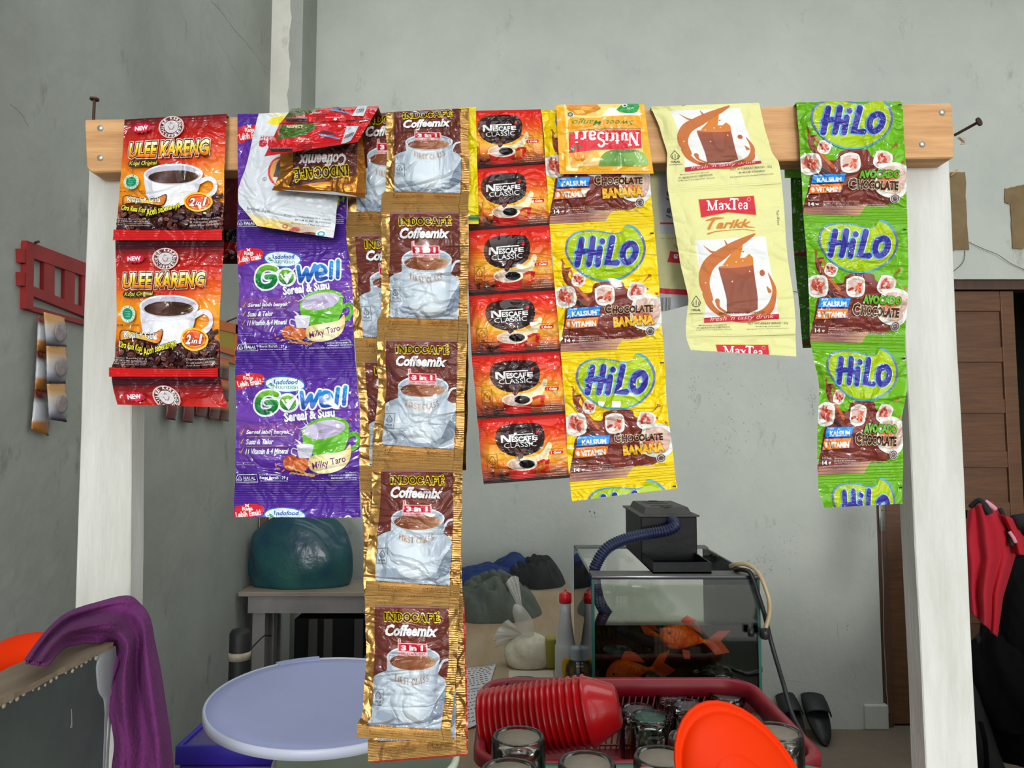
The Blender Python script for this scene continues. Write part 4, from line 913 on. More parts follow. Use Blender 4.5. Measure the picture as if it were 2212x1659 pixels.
strip('coffee_mix_strip', 'gold and brown coffee mix strip half hidden behind the longest one', IN, 'in', [
  [(.09,(752,247),(936,240)),(.88,(750,455),(936,455)),(1,(747,489),(935,488))],
  [(0,(747,489),(935,488)),(.5,(757,620),(944,620)),(1,(768,761),(953,761))],
  [(0,(768,761),(953,761)),(.5,(777,895),(975,895)),(1,(777,1038),(990,1036))],
  [(0,(777,1038),(990,1036)),(.5,(786,1180),(996,1180)),(1,(788,1320),(1000,1318))],
  [(0,(788,1320),(1000,1318)),(.5,(792,1460),(1004,1460)),(1,(795,1645),(1008,1628))]], .6735, F_['gold'], fold=(752,834,qmat('gold_foil_back', (180,122,54), .3, .9),.10), side=.1, edge=2.4)
pl_red = art_plain((196,52,40), .3, (226,110,96)); pl_gold = art_plain((120,78,36), .8)
strip('red_sachet_strip', 'red backed strip peeping out behind the lowest gold coffee mix sachets', pl_red, 'plr', [
  [(0,(830,1278),(1002,1290)),(1,(820,1470),(1009,1470))], [(0,(820,1470),(1009,1470)),(1,(806,1648),(1011,1632))]], .6825, F_['cereal'], side=.0)
strip('dark_gold_strip', 'dark gold backs showing along the right edge of the coffee mix strip', pl_gold, 'plg', [
  [(0,(850,700),(1012,700)),(1,(850,865),(1010,862))], [(0,(850,865),(1010,862)),(1,(850,1018),(1007,1016))]], .7150, F_['gold'], side=0, seal=(.02,.02))
strip('instant_coffee_strip', 'strip of six small red instant coffee sachets right of the gold strips', NE, 'ne', [
  [(.03,(1000,240),(1168,236)),(1,(1006,366),(1177,353))],
  [(0,(1006,366),(1177,353)),(1,(1013,499),(1188,486))],
  [(0,(1013,499),(1188,486)),(.5,(1011,570),(1192,556)),(1,(1013,639),(1199,626))],
  [(0,(1013,639),(1199,626)),(1,(1019,769),(1211,758))],
  [(0,(1019,769),(1211,758)),(1,(1031,905),(1221,893))],
  [(0,(1031,905),(1221,893)),(1,(1045,1046),(1230,1032))]], .674, F_['small'], fold=(1024,1168,qmat('red_film', (190,30,30)),.05), side=.0, bulge=.004, edge=1.5)
pl_y = art_plain((226,206,10), 0, (60,120,60))
strip('yellow_sachet_strip', 'narrow bright yellow strip edge between the gold strip and the small red sachets', pl_y, 'ply', [
  [(0,(990,233),(1028,231)),(1,(994,484),(1034,484))]], .6665, F_['milk'], side=0, seal=(.02,.02), bulge=.001, edge=.6)
strip('milk_drink_strip', 'strip of yellow chocolate banana drink sachets in the middle of the rail', HY, 'hy', [
  [(.12,(1170,238),(1392,236)),(.6,(1178,368),(1402,366)),(1,(1187,484),(1412,473))],
  [(0,(1187,484),(1412,473)),(.5,(1200,625),(1423,612)),(1,(1211,760),(1434,751))],
  [(0,(1211,760),(1434,751)),(.4,(1220,870),(1440,866)),(.8,(1227,985),(1452,970)),(1,(1231,1041),(1458,1022))],
  [(0,(1231,1041),(1458,1022)),(.135,(1236,1083),(1464,1055))]], .672, F_['milk'], fold=(1171,1390,qmat('yellow_film', (226,196,10)),.08), side=.03, bulge=.006)
strip('tea_sachet_strip', 'strip of pale yellow milk tea sachets printed with a splashing glass', MX, 'mx', [
  [(.30,(1405,230),(1640,222)),(.5,(1424,272),(1652,280)),(.75,(1441,330),(1668,330)),(.9,(1440,375),(1684,352)),(1,(1443,411),(1689,398))],
  [(0,(1443,411),(1689,398)),(.15,(1452,460),(1694,450)),(.5,(1470,570),(1702,560)),(.75,(1488,645),(1714,640)),(.9,(1482,700),(1719,695)),(1,(1482,728),(1718,723))],
  [(0,(1482,728),(1718,723)),(.13,(1492,756),(1720,770))]], .672, F_['matte'], fold=(1406,1640,qmat('pale_yellow_film', (222,220,160), .6),.05), side=.02, bulge=.004, edge=1.2)
strip('milk_drink_strip', 'strip of green avocado chocolate drink sachets at the right end of the rail', HG, 'hg', [
  [(.08,(1720,221),(1949,219)),(.6,(1729,365),(1957,355)),(1,(1735,463),(1960,467))],
  [(0,(1735,463),(1960,467)),(.5,(1747,600),(1962,600)),(1,(1750,738),(1955,744))],
  [(0,(1750,738),(1955,744)),(.35,(1769,830),(1960,840)),(.6,(1766,905),(1948,905)),(1,(1767,1026),(1951,1020))],
  [(0,(1767,1026),(1951,1020)),(.12,(1769,1062),(1950,1055)),(.235,(1781,1097),(1950,1088))]], .672, F_['milk'], fold=(1721,1948,qmat('green_film', (90,160,20)),.06), side=.03, bulge=.006)
# the hind ends that hang behind the rail
HB = dict(group='strip ends hanging behind the wooden rail')
strip('coffee_sachet_tail', 'back of a coffee strip hanging behind the rail beside the red and orange sachets', art_ulee_back(), 'ulb', [[(0,(455,360),(514,360)),(1,(455,570),(514,570))]], .712, F_['coffee'], side=0, bulge=.001, **HB)
pl_o = art_plain((226,150,30))
strip('orange_sachet_tail', 'orange strip edge hanging behind the rail left of the purple sachets', pl_o, 'plo', [[(0,(506,362),(530,362)),(1,(506,455),(530,455))]], .716, F_['mango'], side=0, bulge=.001, edge=.5, **HB)
strip('tea_sachet_tail', 'back of the pale yellow tea strip hanging behind the rail, bar code showing', art_max_back(), 'mxb', [[(0,(1400,355),(1560,355)),(.58,(1418,555),(1560,545)),(1,(1424,676),(1560,640))]], .714, F_['matte'], side=0, bulge=.001, **HB)
HGb = art_plain((52,112,16), 0, (110,40,40))
strip('milk_drink_tail', 'dark green back of the avocado chocolate strip hanging behind the rail', HGb, 'hgb', [[(0,(1706,350),(1800,350)),(1,(1716,560),(1800,560))], [(0,(1716,560),(1800,560)),(1,(1734,752),(1800,750))]], .714, F_['milk'], side=0, bulge=.002, **HB)
strip('cereal_sachet_tail', 'small dark strip hanging behind the purple sachets left edge', art_plain((36,20,22)), 'pld', [[(0,(486,492),(530,492)),(1,(486,528),(530,528))]], .718, F_['coffee'], side=0, bulge=.001, edge=.4, **HB)
# pieces laid over the fronts
strip('mango_drink_sachet', 'orange mango drink sachet hung upside down over the yellow strip', art_mango(), 'mg', [[(0,(1201,226),(1391,224)),(.5,(1205,300),(1400,296)),(1,(1209,376),(1412,375))]], .6615, F_['mango'], fold=(1202,1390,qmat('orange_film', (240,166,20)),.03), side=.0, bulge=.003, edge=.8, seal=(.0,.06), cat='sachet')
curl = lambda k: (lambda U, V: -k*V**2)
strip('white_cereal_sachet', 'white sachet hung upside down over the top of the purple strip', art_white(), 'wh', [
  [(0,(559,245),(664,241)),(.33,(536,343),(694,337)),(.6,(515,409),(731,428)),(.74,(515,440),(726,463)),(1,(555,488),(720,514))]], .663, F_['white'], side=.02, bulge=.004, dY=curl(.006), cat='sachet')
strip('coffee_mix_sachet', 'upside down brown and gold coffee mix sachet under the folded red strip', art_indo_flip(), 'inf', [
  [(0,(608,300),(783,293)),(.55,(604,374),(791,384)),(1,(587,411),(789,428))]], .6535, F_['gold'], side=.03, bulge=.006, dY=curl(.008), cat='sachet')
strip('red_sachet_pair', 'pair of red sachets folded over the rail with their printed backs showing', art_redback(), 'rb', [
  [(0,(630,235),(819,229)),(.5,(604,268),(801,260)),(1,(571,338),(772,307))]], .6475, F_['small'], side=.0, bulge=.002, dY=lambda U, V: -.018*V+.012*np.sin(U*PI)*V*0, edge=.8, cat='sachet', fold=(633,817,qmat('red_film_dark', (120,20,24)),.03))
# ================================================================ the room
WY, LX = 3.45, -1.085
def plaster(name, c, c2, stain=(120,116,106), sp=.62, scale=1.6):
    m = mat(name, c, .85, spec=.2, nscale=scale, color2=c2, bump=.25, bscale=26)
    t = m.node_tree; b = t.nodes['Principled BSDF']; src = b.inputs['Base Color'].links[0].from_socket
    tc = t.nodes.new('ShaderNodeTexCoord'); mp = t.nodes.new('ShaderNodeMapping'); mp.inputs['Scale'].default_value = (1.5,1.5,.7)
    t.links.new(tc.outputs['Object'], mp.inputs[0])
    n = t.nodes.new('ShaderNodeTexNoise'); n.inputs['Scale'].default_value = 5; n.inputs['Detail'].default_value = 9; n.inputs['Roughness'].default_value = .72
    t.links.new(mp.outputs[0], n.inputs[0])
    r = t.nodes.new('ShaderNodeValToRGB'); r.color_ramp.elements[0].position = sp; r.color_ramp.elements[0].color = (0,0,0,1); r.color_ramp.elements[1].position = sp+.12; r.color_ramp.elements[1].color = (.6,.6,.6,1)
    t.links.new(n.outputs[0], r.inputs[0])
    mx = t.nodes.new('ShaderNodeMix'); mx.data_type = 'RGBA'; mx.inputs[7].default_value = (*lin(stain), 1)
    t.links.new(r.outputs[0], mx.inputs[0]); t.links.new(src, mx.inputs[6]); t.links.new(mx.outputs[2], b.inputs['Base Color'])
    return m
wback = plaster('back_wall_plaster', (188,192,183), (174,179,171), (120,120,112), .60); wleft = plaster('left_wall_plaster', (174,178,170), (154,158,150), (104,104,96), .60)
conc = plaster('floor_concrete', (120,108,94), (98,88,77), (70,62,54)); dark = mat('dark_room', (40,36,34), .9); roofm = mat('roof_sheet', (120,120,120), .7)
def struct(name, bm, m, parent=None, smooth=False):
    o = bm2(name, bm, m, parent, smooth); 
    if parent is None: o['kind'] = 'structure'
    return o
XO = PY(1893,1100,WY).x                            # left side of the door opening
ZD = PY(2120,603,WY).z
bm = bmesh.new(); bx(bm, LX-.1, XO, WY, WY+.12, 0, 4.0); bx(bm, XO, 3.4, WY, WY+.12, ZD, 4.0); bx(bm, XO+.95, 3.4, WY, WY+.12, 0, ZD)
bx(bm, XO-.09, XO+.018, WY-.012, WY+.02, 0, .11, bev=.006)
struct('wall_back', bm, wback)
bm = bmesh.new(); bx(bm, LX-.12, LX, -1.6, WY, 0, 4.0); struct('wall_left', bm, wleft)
bm = bmesh.new(); bx(bm, 3.4, 3.5, -1.6, WY+2, 0, 4.0); struct('wall_right', bm, wback)
bm = bmesh.new(); bx(bm, -3, 3.6, -.6, 5.6, -.1, 0); struct('floor', bm, conc)
bm = bmesh.new(); bx(bm, LX-.12, 3.5, WY+.02, 5.5, 4.0, 4.08); bx(bm, LX-.12, 3.5, 2.75, WY+.0, 4.0, 4.08); bx(bm, LX-.12, 3.5, -.6, 1.25, 4.0, 4.08); struct('ceiling', bm, roofm)  # unseen ceiling; its open slot is added so skylight brightens the upper walls
bm = bmesh.new(); bx(bm, -3, LX-.12, .6, .7, 0, 4); bx(bm, LX, 3.4, .60, .64, 0, .70); struct('front_light_block', bm, wback)  # unseen low front and outer left block, added to cut low daylight
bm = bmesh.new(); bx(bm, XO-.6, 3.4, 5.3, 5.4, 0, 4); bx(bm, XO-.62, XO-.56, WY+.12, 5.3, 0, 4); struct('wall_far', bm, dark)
# corner column with its rough white strip
CY = 3.22; xc = PY(652,150,CY).x; xs = PY(625,150,CY).x
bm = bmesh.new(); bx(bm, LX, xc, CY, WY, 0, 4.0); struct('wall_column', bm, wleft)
bm = bmesh.new(); bx(bm, LX-.01, xs, CY-.004, CY+.001, 0, 4.0)
bmesh.ops.subdivide_edges(bm, edges=[e_ for e_ in bm.edges if abs(e_.verts[0].co.z-e_.verts[1].co.z) > 1], cuts=110)
for v in bm.verts:
    if v.co.x > LX: v.co.x += .004*math.sin(v.co.z*26)+.003*math.sin(v.co.z*61+1)
struct('trim_1', bm, plaster('white_plaster', (222,222,210), (208,207,194), (150,140,116), .6, 4))
# hairline cracks and scuffs of the plaster, as thin filled lines lying on the walls
crk = mat('crack_fill', (150,147,138), .9); scf = mat('scuff_mark', (164,168,164), .9)
def wall_line(name, pts, wd, m, onX, label=None):
    bm = bmesh.new(); rr = random.Random(len(pts)*7+int(wd*1e4)); P = []
    pts = spline([(*p, 0) for p in pts], 6)
    for p in pts:
        q = PX(p[0]+rr.uniform(-1.5,1.5), p[1]+rr.uniform(-1.5,1.5), LX+.0006) if onX else PY(p[0]+rr.uniform(-1,1), p[1]+rr.uniform(-1,1), WY-.0006)
        P.append(q)
    tube(bm, P, [wd*.55*rr.uniform(.5,1.2) for _ in P], 5)
    for v in bm.verts:
        if onX: v.co.x = LX + (v.co.x-LX)*.3
        else: v.co.y = WY - (WY-v.co.y)*.3
    o = struct(name, bm, m); return o
wall_line('wall_left_crack', [(455,0),(480,25),(500,55),(535,95),(560,130),(582,152)], .0035, crk, True)
wall_line('wall_left_crack', [(468,80),(490,120),(515,165),(532,190)], .003, scf, True)
wall_line('wall_left_crack', [(470,146),(482,176)], .004, scf, True); wall_line('wall_left_crack', [(24,225),(45,245),(62,272)], .003, crk, True)
wall_line('wall_left_crack', [(390,20),(408,60)], .005, scf, True)
wall_line('wall_back_seam', [(655,0),(652,110),(655,260)], .0035, crk, False)
for k, p in enumerate(([(1808,1345),(1812,1380)], [(1840,1430),(1846,1455),(1850,1470)], [(1866,1430),(1872,1452)], [(1700,1470),(1740,1474)], [(1905,1120),(1910,1400),(1920,1540)])): wall_line('wall_back_scuff', p, .003, scf if k < 4 else crk, False)
r_ = random.Random(12)
sm = mat('mould_spot', (150,154,153), .95)
bm = bmesh.new()
for cx, cy, sx_, sy_, n_ in ((1500,850,14,55,26),(1560,800,40,70,26),(1575,960,30,40,20),(1640,1220,26,24,30),(1755,870,8,34,26),(1285,1112,12,10,10),(455,1080,20,40,26),(1700,1180,30,50,14),(610,1110,8,20,8),(1830,1355,4,8,5),(1620,900,60,120,20)):
    for _ in range(n_*2):
        px, py = r_.gauss(cx, sx_*.6), r_.gauss(cy, sy_*.6)
        q = PY(px, py, WY-.0012) if px > 650 else PX(px, py, LX+.0012)
        s_ = r_.uniform(.001,.0038)
        pts = [Vector((math.cos(a)*s_*r_.uniform(.5,1.2), 0, math.sin(a)*s_*r_.uniform(.6,1.6))) for a in (0,1,2,3,4,5,6)]
        if px <= 650: pts = [Vector((0, p.x, p.z)) for p in pts]
        vs = [bm.verts.new(q+p) for p in pts]; bm.faces.new(vs)
o = struct('wall_back_mould', bm, sm)

# doorway: frame, hinge, panelled leaf
dwood = mat('door_wood', (98,62,34), .5, nscale=7, stretch=(1,1,9), color2=(76,46,26), bump=.1); dwoodh = mat('door_wood_across', (102,66,36), .5, nscale=7, stretch=(1,1,12), color2=(80,50,28), bump=.1); fdark = mat('door_frame_wood', (84,56,42), .6, nscale=6, stretch=(5,5,.6), color2=(66,44,34))
d1 = tag(empty('door_1', (XO, WY+.02, 0)), kind='structure'); d1['label'] = 'brown panelled wooden door behind the right post'
bm = bmesh.new(); bx(bm, XO+.001, XO+.055, WY+.02, WY+.11, 0, ZD-.001); bx(bm, XO+.055, XO+.95, WY+.02, WY+.11, ZD-.045, ZD-.001); bm2('door_frame', bm, fdark, d1, smooth=False)
x0, x1 = XO+.058, PY(2192,900,WY+.04).x; x1i = PY(2172,900,WY+.04).x
bm = bmesh.new(); y0 = WY+.035
bx(bm, x0, x0+.09, y0, y0+.035, .01, ZD-.05, bev=.003); bx(bm, x1i, x1+.02, y0, y0+.035, .01, ZD-.05, bev=.003)
z = ZD-.05; zs = [PY(2100, y, y0).z for y in (672, 750, 782, 862, 893, 975, 1010, 1085, 1120)]
bx(bm, x0+.09, x1i, y0+.002, y0+.033, zs[0], z, bev=.003)
for a, b in zip(zs[1::2], zs[2::2]): bx(bm, x0+.09, x1i, y0+.002, y0+.033, b, a, bev=.003)
zz = zs[-1]-.17
while zz > .2: bx(bm, x0+.09, x1i, y0+.002, y0+.033, zz-.07, zz, bev=.003); zz -= .24
bx(bm, x0+.09, x1i, y0+.002, y0+.033, .01, .1, bev=.003)
bm2('door_rails', bm, dwoodh, d1, smooth=False)
bm = bmesh.new(); bx(bm, x0+.08, x1i+.01, y0+.014, y0+.024, .02, ZD-.06); bm2('door_panel', bm, dwoodh, d1, smooth=False)
bm = bmesh.new(); a = PY(1897,1090,WY+.018); b = PY(1913,1148,WY+.018); bx(bm, a.x, b.x, WY+.014, WY+.0195, b.z, a.z, bev=.001)
for k in (.2,.8): lathe(bm, [(0,.002),(.004,.0015),(.0045,0)], 10, (a.x*.5+b.x*.5, WY+.014, a.z*k+b.z*(1-k)), Matrix.Rotation(PI/2, 3, 'X').to_4x4())
bm2('hinge', bm, mat('hinge_steel', (120,122,112), .45, metal=.7), d1)
# brown card over the wall vents, with loose wire
card = mat('brown_card', (126,106,72), .85, nscale=10, color2=(112,92,62)); wire = mat('thin_wire', (90,84,70), .6)
def cardboard(pts, label):
    bm = bmesh.new(); P = [PY(x, y, WY-.006) for x, y in pts]; rr = random.Random(2); Q = []
    for i, p in enumerate(P):
        q = P[(i+1) % len(P)]
        for k in range(6): Q.append(p.lerp(q, k/6)+Vector((rr.uniform(-.003,.003), 0, rr.uniform(-.003,.003))))
    prism(bm, Q, Vector((0,.0055,0))); tag(bm2('cardboard_cover', bm, card, smooth=False), label, 'cardboard')
cardboard([(2040,373),(2085,371),(2088,450),(2093,540),(2040,541)], 'brown cardboard piece on the wall just right of the rail end')
cardboard([(2170,408),(2212,398),(2240,396),(2240,538),(2188,537),(2182,440),(2171,438)], 'torn brown cardboard piece on the wall at the far right')
bm = bmesh.new(); tube(bm, spline([PY(2093,523,WY-.008), PY(2125,538,WY-.012), PY(2155,550,WY-.015), PY(2185,570,WY-.012), PY(2230,590,WY-.01)], 5), .0016, 5)
tag(bm2('loose_wire', bm, wire), 'thin wire running down right from the cardboard piece', 'wire')
bm = bmesh.new(); tube(bm, spline([PY(2084,541,WY-.003), PY(2084,555,WY-.01), PY(2078,570,WY-.012), PY(2060,586,WY-.008)], 5), .0016, 5)
tag(bm2('loose_wire', bm, wire), 'short curved wire hanging under the cardboard piece beside the post', 'wire')
bm = bmesh.new(); tube(bm, [PY(1690,626,WY-.004), PY(1760,636,WY-.004), PY(1800,640,WY-.004)], .0012, 5)
tag(bm2('loose_wire', bm, wire), 'fine dark thread on the wall between the tea strip and the green strip', 'wire')
for x0_, x1_, y_ in ((2064,2070,372),): 
    bm = bmesh.new(); tube(bm, [PY(2054,380,WY-.012), PY(2068,367,WY-.02)], .004, 6); tag(bm2('wood_splinter', bm, wood), 'short wooden stick poking out above the cardboard beside the right post', 'stick')

# ---------------- left wall racks
redp = mat('worn_red_plastic', (160,34,34), .5, nscale=14, color2=(138,28,28)); orgp = mat('faded_orange_plastic', (206,108,40), .5); yelp = mat('faded_yellow_panel', (176,150,40), .6)
def wbar(bm, a, b, w, d=.008):
    """bar on the left wall between two pixels, w wide (m)"""
    A_, B_ = PX(*a, LX), PX(*b, LX); dr = (B_-A_).normalized(); n = Vector((1,0,0)).cross(dr)*w/2
    prism(bm, [A_-n, B_-n, B_+n, A_+n], Vector((d,0,0)))
rk = tag(empty('wall_rack', PX(110,600,LX)), 'red plastic wall rack with slots on the left wall behind the post', 'rack')
bm = bmesh.new(); wbar(bm, (46,536),(235,604), .034, .012); wbar(bm, (44,622),(235,700), .022, .012); wbar(bm, (53,525),(51,668), .024, .014); wbar(bm, (52,664),(235,714), .011, .01)
for x in (98,143,180,214): wbar(bm, (x, 546+(x-46)*.36), (x-1, 622+(x-44)*.42), .04 if x < 200 else .03, .01)
for y in (552,602): wbar(bm, (34,y),(50,y+2), .03, .012)
bm2('rack_frame', bm, redp, rk, smooth=False)
bm = bmesh.new(); a = PX(76,524,LX+.01); tube(bm, [a, PX(83,522,LX+.03)], .003, 6); bm2('nail', bm, rust, rk)
ro = tag(empty('wall_hanger', PX(490,740,LX)), 'orange hanger rack on the left wall between the red coffee strip and purple strip', 'rack')
bm = bmesh.new(); wbar(bm, (440,694),(509,712), .035, .012); wbar(bm, (440,744),(508,765), .02, .012); wbar(bm, (505,700),(504,787), .022, .012); wbar(bm, (440,765),(507,784), .012, .01); bm2('rack_frame', bm, orgp, ro, smooth=False)
bm = bmesh.new(); wbar(bm, (440,718),(503,735), .085, .008); bm2('rack_panel', bm, yelp, ro, smooth=False)
bm = bmesh.new(); tube(bm, [PX(490,695,LX+.01), PX(511,686,LX+.05)], .003, 6); bm2('nail', bm, rust, ro)
def mini(label, rows, X, col, ring, nseg=3):
    e = tag(empty('mini_sachet_strip', PX(rows[0][0][0], rows[0][0][1], X)), label, 'sachet strip', 'small sachet strips hanging on the left wall')
    for (a, b), (c, d) in zip(rows, rows[1:]):
        a_, b_, c_, d_ = (PX(*q, X) for q in (a, b, c, d)); n = 10; P = np.zeros((n+1, n+1, 3))
        for i in range(n+1):
            for j in range(n+1):
                u, v = i/n, j/n; p = a_*(1-u)*(1-v)+b_*u*(1-v)+c_*(1-u)*v+d_*u*v
                k = math.sin(PI*u)**.5*max(0, math.sin(PI*min(1, max(0, (v-.08)/.84))))**.6
                P[i, j] = (p.x+.010*k+.0012*math.sin(i*2+j*3.1), p.y, p.z)
        gridmesh('sachet', P, col, e, thick=.001)
        if ring:
            cc = (a_+b_)*.225+(c_+d_)*.275+Vector((.0125,0,0)); rr = (b_-a_).length*.30
            bm = bmesh.new(); lathe(bm, [(0,0),(rr,0),(rr*.98,.0012),(rr*.7,.0014),(rr*.62,.0016),(0,.0016)], 20, cc, Matrix.Rotation(PI/2, 3, 'Y').to_4x4()); bm2('cup_print', bm, ring, e)
    return e
def zgrad(name, cols, z0, z1, rough=.3):
    m, t, b = newmat(name); tc = t.nodes.new('ShaderNodeTexCoord'); s_ = t.nodes.new('ShaderNodeSeparateXYZ'); r = t.nodes.new('ShaderNodeValToRGB'); mr = t.nodes.new('ShaderNodeMapRange')
    t.links.new(tc.outputs['Generated'], s_.inputs[0]); t.links.new(s_.outputs['Z'], mr.inputs[0]); t.links.new(mr.outputs[0], r.inputs[0]); t.links.new(r.outputs[0], b.inputs['Base Color'])
    e_ = r.color_ramp.elements; e_[0].position, e_[0].color = cols[0][0], (*lin(cols[0][1]), 1); e_[1].position, e_[1].color = cols[-1][0], (*lin(cols[-1][1]), 1)
    for p, c in cols[1:-1]: k = e_.new(p); k.color = (*lin(c), 1)
    b.inputs['Roughness'].default_value = rough; return m
gm = zgrad('gold_blue_print', ((0,(60,50,56)),(.12,(120,122,138)),(.3,(190,194,204)),(.6,(206,196,176)),(.8,(206,150,90)),(1,(214,160,100))), 0, 1)
gm2 = zgrad('gold_back_print', ((0,(190,130,66)),(.28,(206,140,70)),(.36,(206,206,210)),(.7,(190,194,200)),(.84,(90,60,50)),(.9,(150,40,30)),(1,(120,80,50))), 0, 1)
rg = mat('cup_print_brown', (140,122,122), .4, nscale=60, color2=(170,160,160))
mini('front strip of three small gold and white sachets hanging from the red rack', [((94,674),(139,686)),((100,747),(143,749)),((101,829),(141,829)),((106,906),(143,912))], LX+.035, gm, rg)
mini('rear strip of small gold sachets at the left edge of the red rack', [((82,682),(104,690)),((79,757),(104,763)),((75,841),(103,847)),((67,926),(104,942))], LX+.010, gm2, None)
nm = zgrad('red_coffee_print', ((0,(90,30,30)),(.3,(110,40,34)),(.45,(60,34,30)),(.7,(190,120,50)),(1,(190,50,36))), 0, 1); nm2 = mat('maroon_coffee_print', (110,44,46), .35)
for i, (x, y, wd, col, lb) in enumerate(((368,905,20,nm2,'leftmost tiny maroon sachet strip under the lowest red coffee sachet'),(405,911,21,nm2,'second tiny maroon sachet strip under the lowest red coffee sachet'),(434,899,24,nm,'tiny orange sachet strip hanging slightly higher in the middle of its row'),(462,905,22,nm,'tiny orange sachet strip left of the lowest red one'),(483,908,18,nm,'rightmost tiny red sachet strip showing its edge beside the red coffee strip'))):
    rows = [((x-wd/2+9-(0 if i < 4 else 8), y-45*(k)), (x+wd/2+9-(0 if i < 4 else 8), y+3-45*k)) for k in range(4)][::-1]
    rows = [((a[0]-(3-k)*0-9*k/3*(1 if i < 4 else 0), a[1]), (b[0]-9*k/3*(1 if i < 4 else 0), b[1])) for k, (a, b) in enumerate(rows)]
    mini(lb, rows, LX+.02, col, None)
# ================================================================ furniture and things
TZ = .75
whitew = mat('old_white_wood', (150,140,124), .7, nscale=7, stretch=(1,4,6), color2=(132,120,102), bump=.15); apron = mat('grey_white_paint', (150,146,144), .7, nscale=8, color2=(134,130,128))
plyw = mat('beige_table_top', (158,138,108), .6, nscale=3.5, stretch=(5,.7,1), color2=(138,116,86), bump=.05)
def table(name, label, x0, x1, y0, y1, z, topm, legm, leg=.05, over=.03, ap=.07, legs=None):
    t = tag(empty(name, ((x0+x1)/2, (y0+y1)/2, 0)), label, 'table')
    bm = bmesh.new(); bx(bm, x0, x1, y0, y1, z-.018, z, bev=.003); bm2('table_top', bm, topm, t, smooth=False)
    for ya in (y0+over, y1-over-.02): bm = bmesh.new(); bx(bm, x0+over, x1-over, ya, ya+.02, z-.018-ap, z-.0185); bm2('apron', bm, legm, t, smooth=False)
    for sx_, sy_ in ((0,0),(1,0),(0,1),(1,1)):
        xx = x0+over+.012 if not sx_ else x1-over-leg-.012; yy = y0+over+.021 if not sy_ else y1-over-.021-leg
        bm = bmesh.new(); bx(bm, xx, xx+leg, yy, yy+leg, 0, z-.0185, bev=.002); bm2('leg', bm, legm, t, smooth=False)
    return t
table('work_table', 'beige plywood table carrying the fish tank and the glass baskets', -.36, .50, .70, 2.77, TZ, plyw, whitew)
BZ = .71
by0 = PZ(525,1279,BZ).y
table('side_bench', 'low white wooden side table against the back wall in the left corner', LX+.012, .24, by0, 3.215, BZ, whitew, apron)
bkc = mat('shade_box_black', (22,22,23), .7, spec=.1)  # near-black box with ribs, added so the space under the bench reads dark
e = tag(empty('shade_box', (-.5, 3.08, 0)), 'black box added under the side table to darken that space', 'crate'); bm = bmesh.new(); bx(bm, -.86, .12, 2.985, 3.14, .005, .60, bev=.006); bm2('shade_box_body', bm, bkc, e, smooth=False)
for xx in (-.80, -.74, -.62): bm = bmesh.new(); bx(bm, xx, xx+.035, 2.972, 2.9845, .01, .60, bev=.002); bm2('shade_box_rib', bm, mat('dark_grey_rib', (54,52,50), .7), e, smooth=False)
# ---- things on the side table
bag = mat('green_plastic_bag', (40,92,84), .28, nscale=5, color2=(30,62,82), alpha=.93, bump=.6, bscale=14)
def lump(name, c, rx, ry, rz, m, label, cat, seed=1, amp=.18, freq=2.2, folds=0, group=None, parent=None, seg=48, tag_=True, ang=0):
    """heap with a flat foot: squashed ball pushed about by folds"""
    bm = bmesh.new(); bmesh.ops.create_icosphere(bm, subdivisions=5, radius=1); g = wob(seed, 7, freq); h = wob(seed+50, 7, freq)
    c = Vector(c); ca, sa = math.cos(ang), math.sin(ang)
    for v in bm.verts:
        p = v.co.copy(); k = 1+amp*float(g(p.x*1.3+p.z, p.y*1.3-p.z)) + (folds*abs(math.sin(6*float(h(p.x, p.y+p.z*.5)))) if folds else 0)
        q = p*k; z = max(q.z, -.45); q = Vector((q.x*rx, q.y*ry, (z+.45)/1.45*rz))
        v.co = c + Vector((q.x*ca-q.y*sa, q.x*sa+q.y*ca, q.z))
    o = bm2(name, bm, m, parent)
    return tag(o, label, cat, group) if tag_ else o
p = PZ(672,1246,BZ)
lump('plastic_bag', (p.x, 3.09, BZ), .205, .10, .30, bag, 'dark green translucent plastic bag full of things on the side table', 'bag', 3, .12, 2, .05)
bm = bmesh.new(); a = PY(566,1100,3.2); bx(bm, a.x-.005, a.x+.026, 3.19, 3.21, BZ, BZ+.42); tag(bm2('wooden_stick', bm, mat('brown_stick', (92,62,46), .6), smooth=False), 'upright brown wooden batten in the corner behind the green bag', 'stick')
dirty = glassmat('dusty_glass', (.90,.89,.86), (.62,.60,.55), .12); clear = glassmat('clear_glass', (.95,.96,.95), (.58,.6,.59), .04); greeng = glassmat('green_glass', (.82,.92,.87), (.30,.46,.40), .04)
gdust = mat('dust_film', (168,156,138), .6, noise=.15, nscale=90, alpha=.72); gclean = mat('wet_glass_base', (120,124,120), .2, alpha=.35); ggreen = mat('green_glass_base', (90,130,112), .2, alpha=.45)
p = PZ(715,1262,BZ); mg = tag(empty('glass_mug', (p.x, p.y, BZ)), 'small ribbed glass mug standing on the side table', 'mug')
bm = bmesh.new(); lathe(bm, [(0,.004),(.030,.004),(.028,.03),(.034,.086),(.037,.088),(.040,.086),(.034,.03),(.036,.012),(.038,0),(0,0)], 32, (p.x,p.y,BZ)); bm2('mug_body', bm, dirty, mg)
bm = bmesh.new(); tube(bm, spline([(p.x+.035,p.y,BZ+.07),(p.x+.065,p.y,BZ+.068),(p.x+.066,p.y,BZ+.035),(p.x+.035,p.y,BZ+.028)], 6), .0045, 8); bm2('mug_handle', bm, dirty, mg)
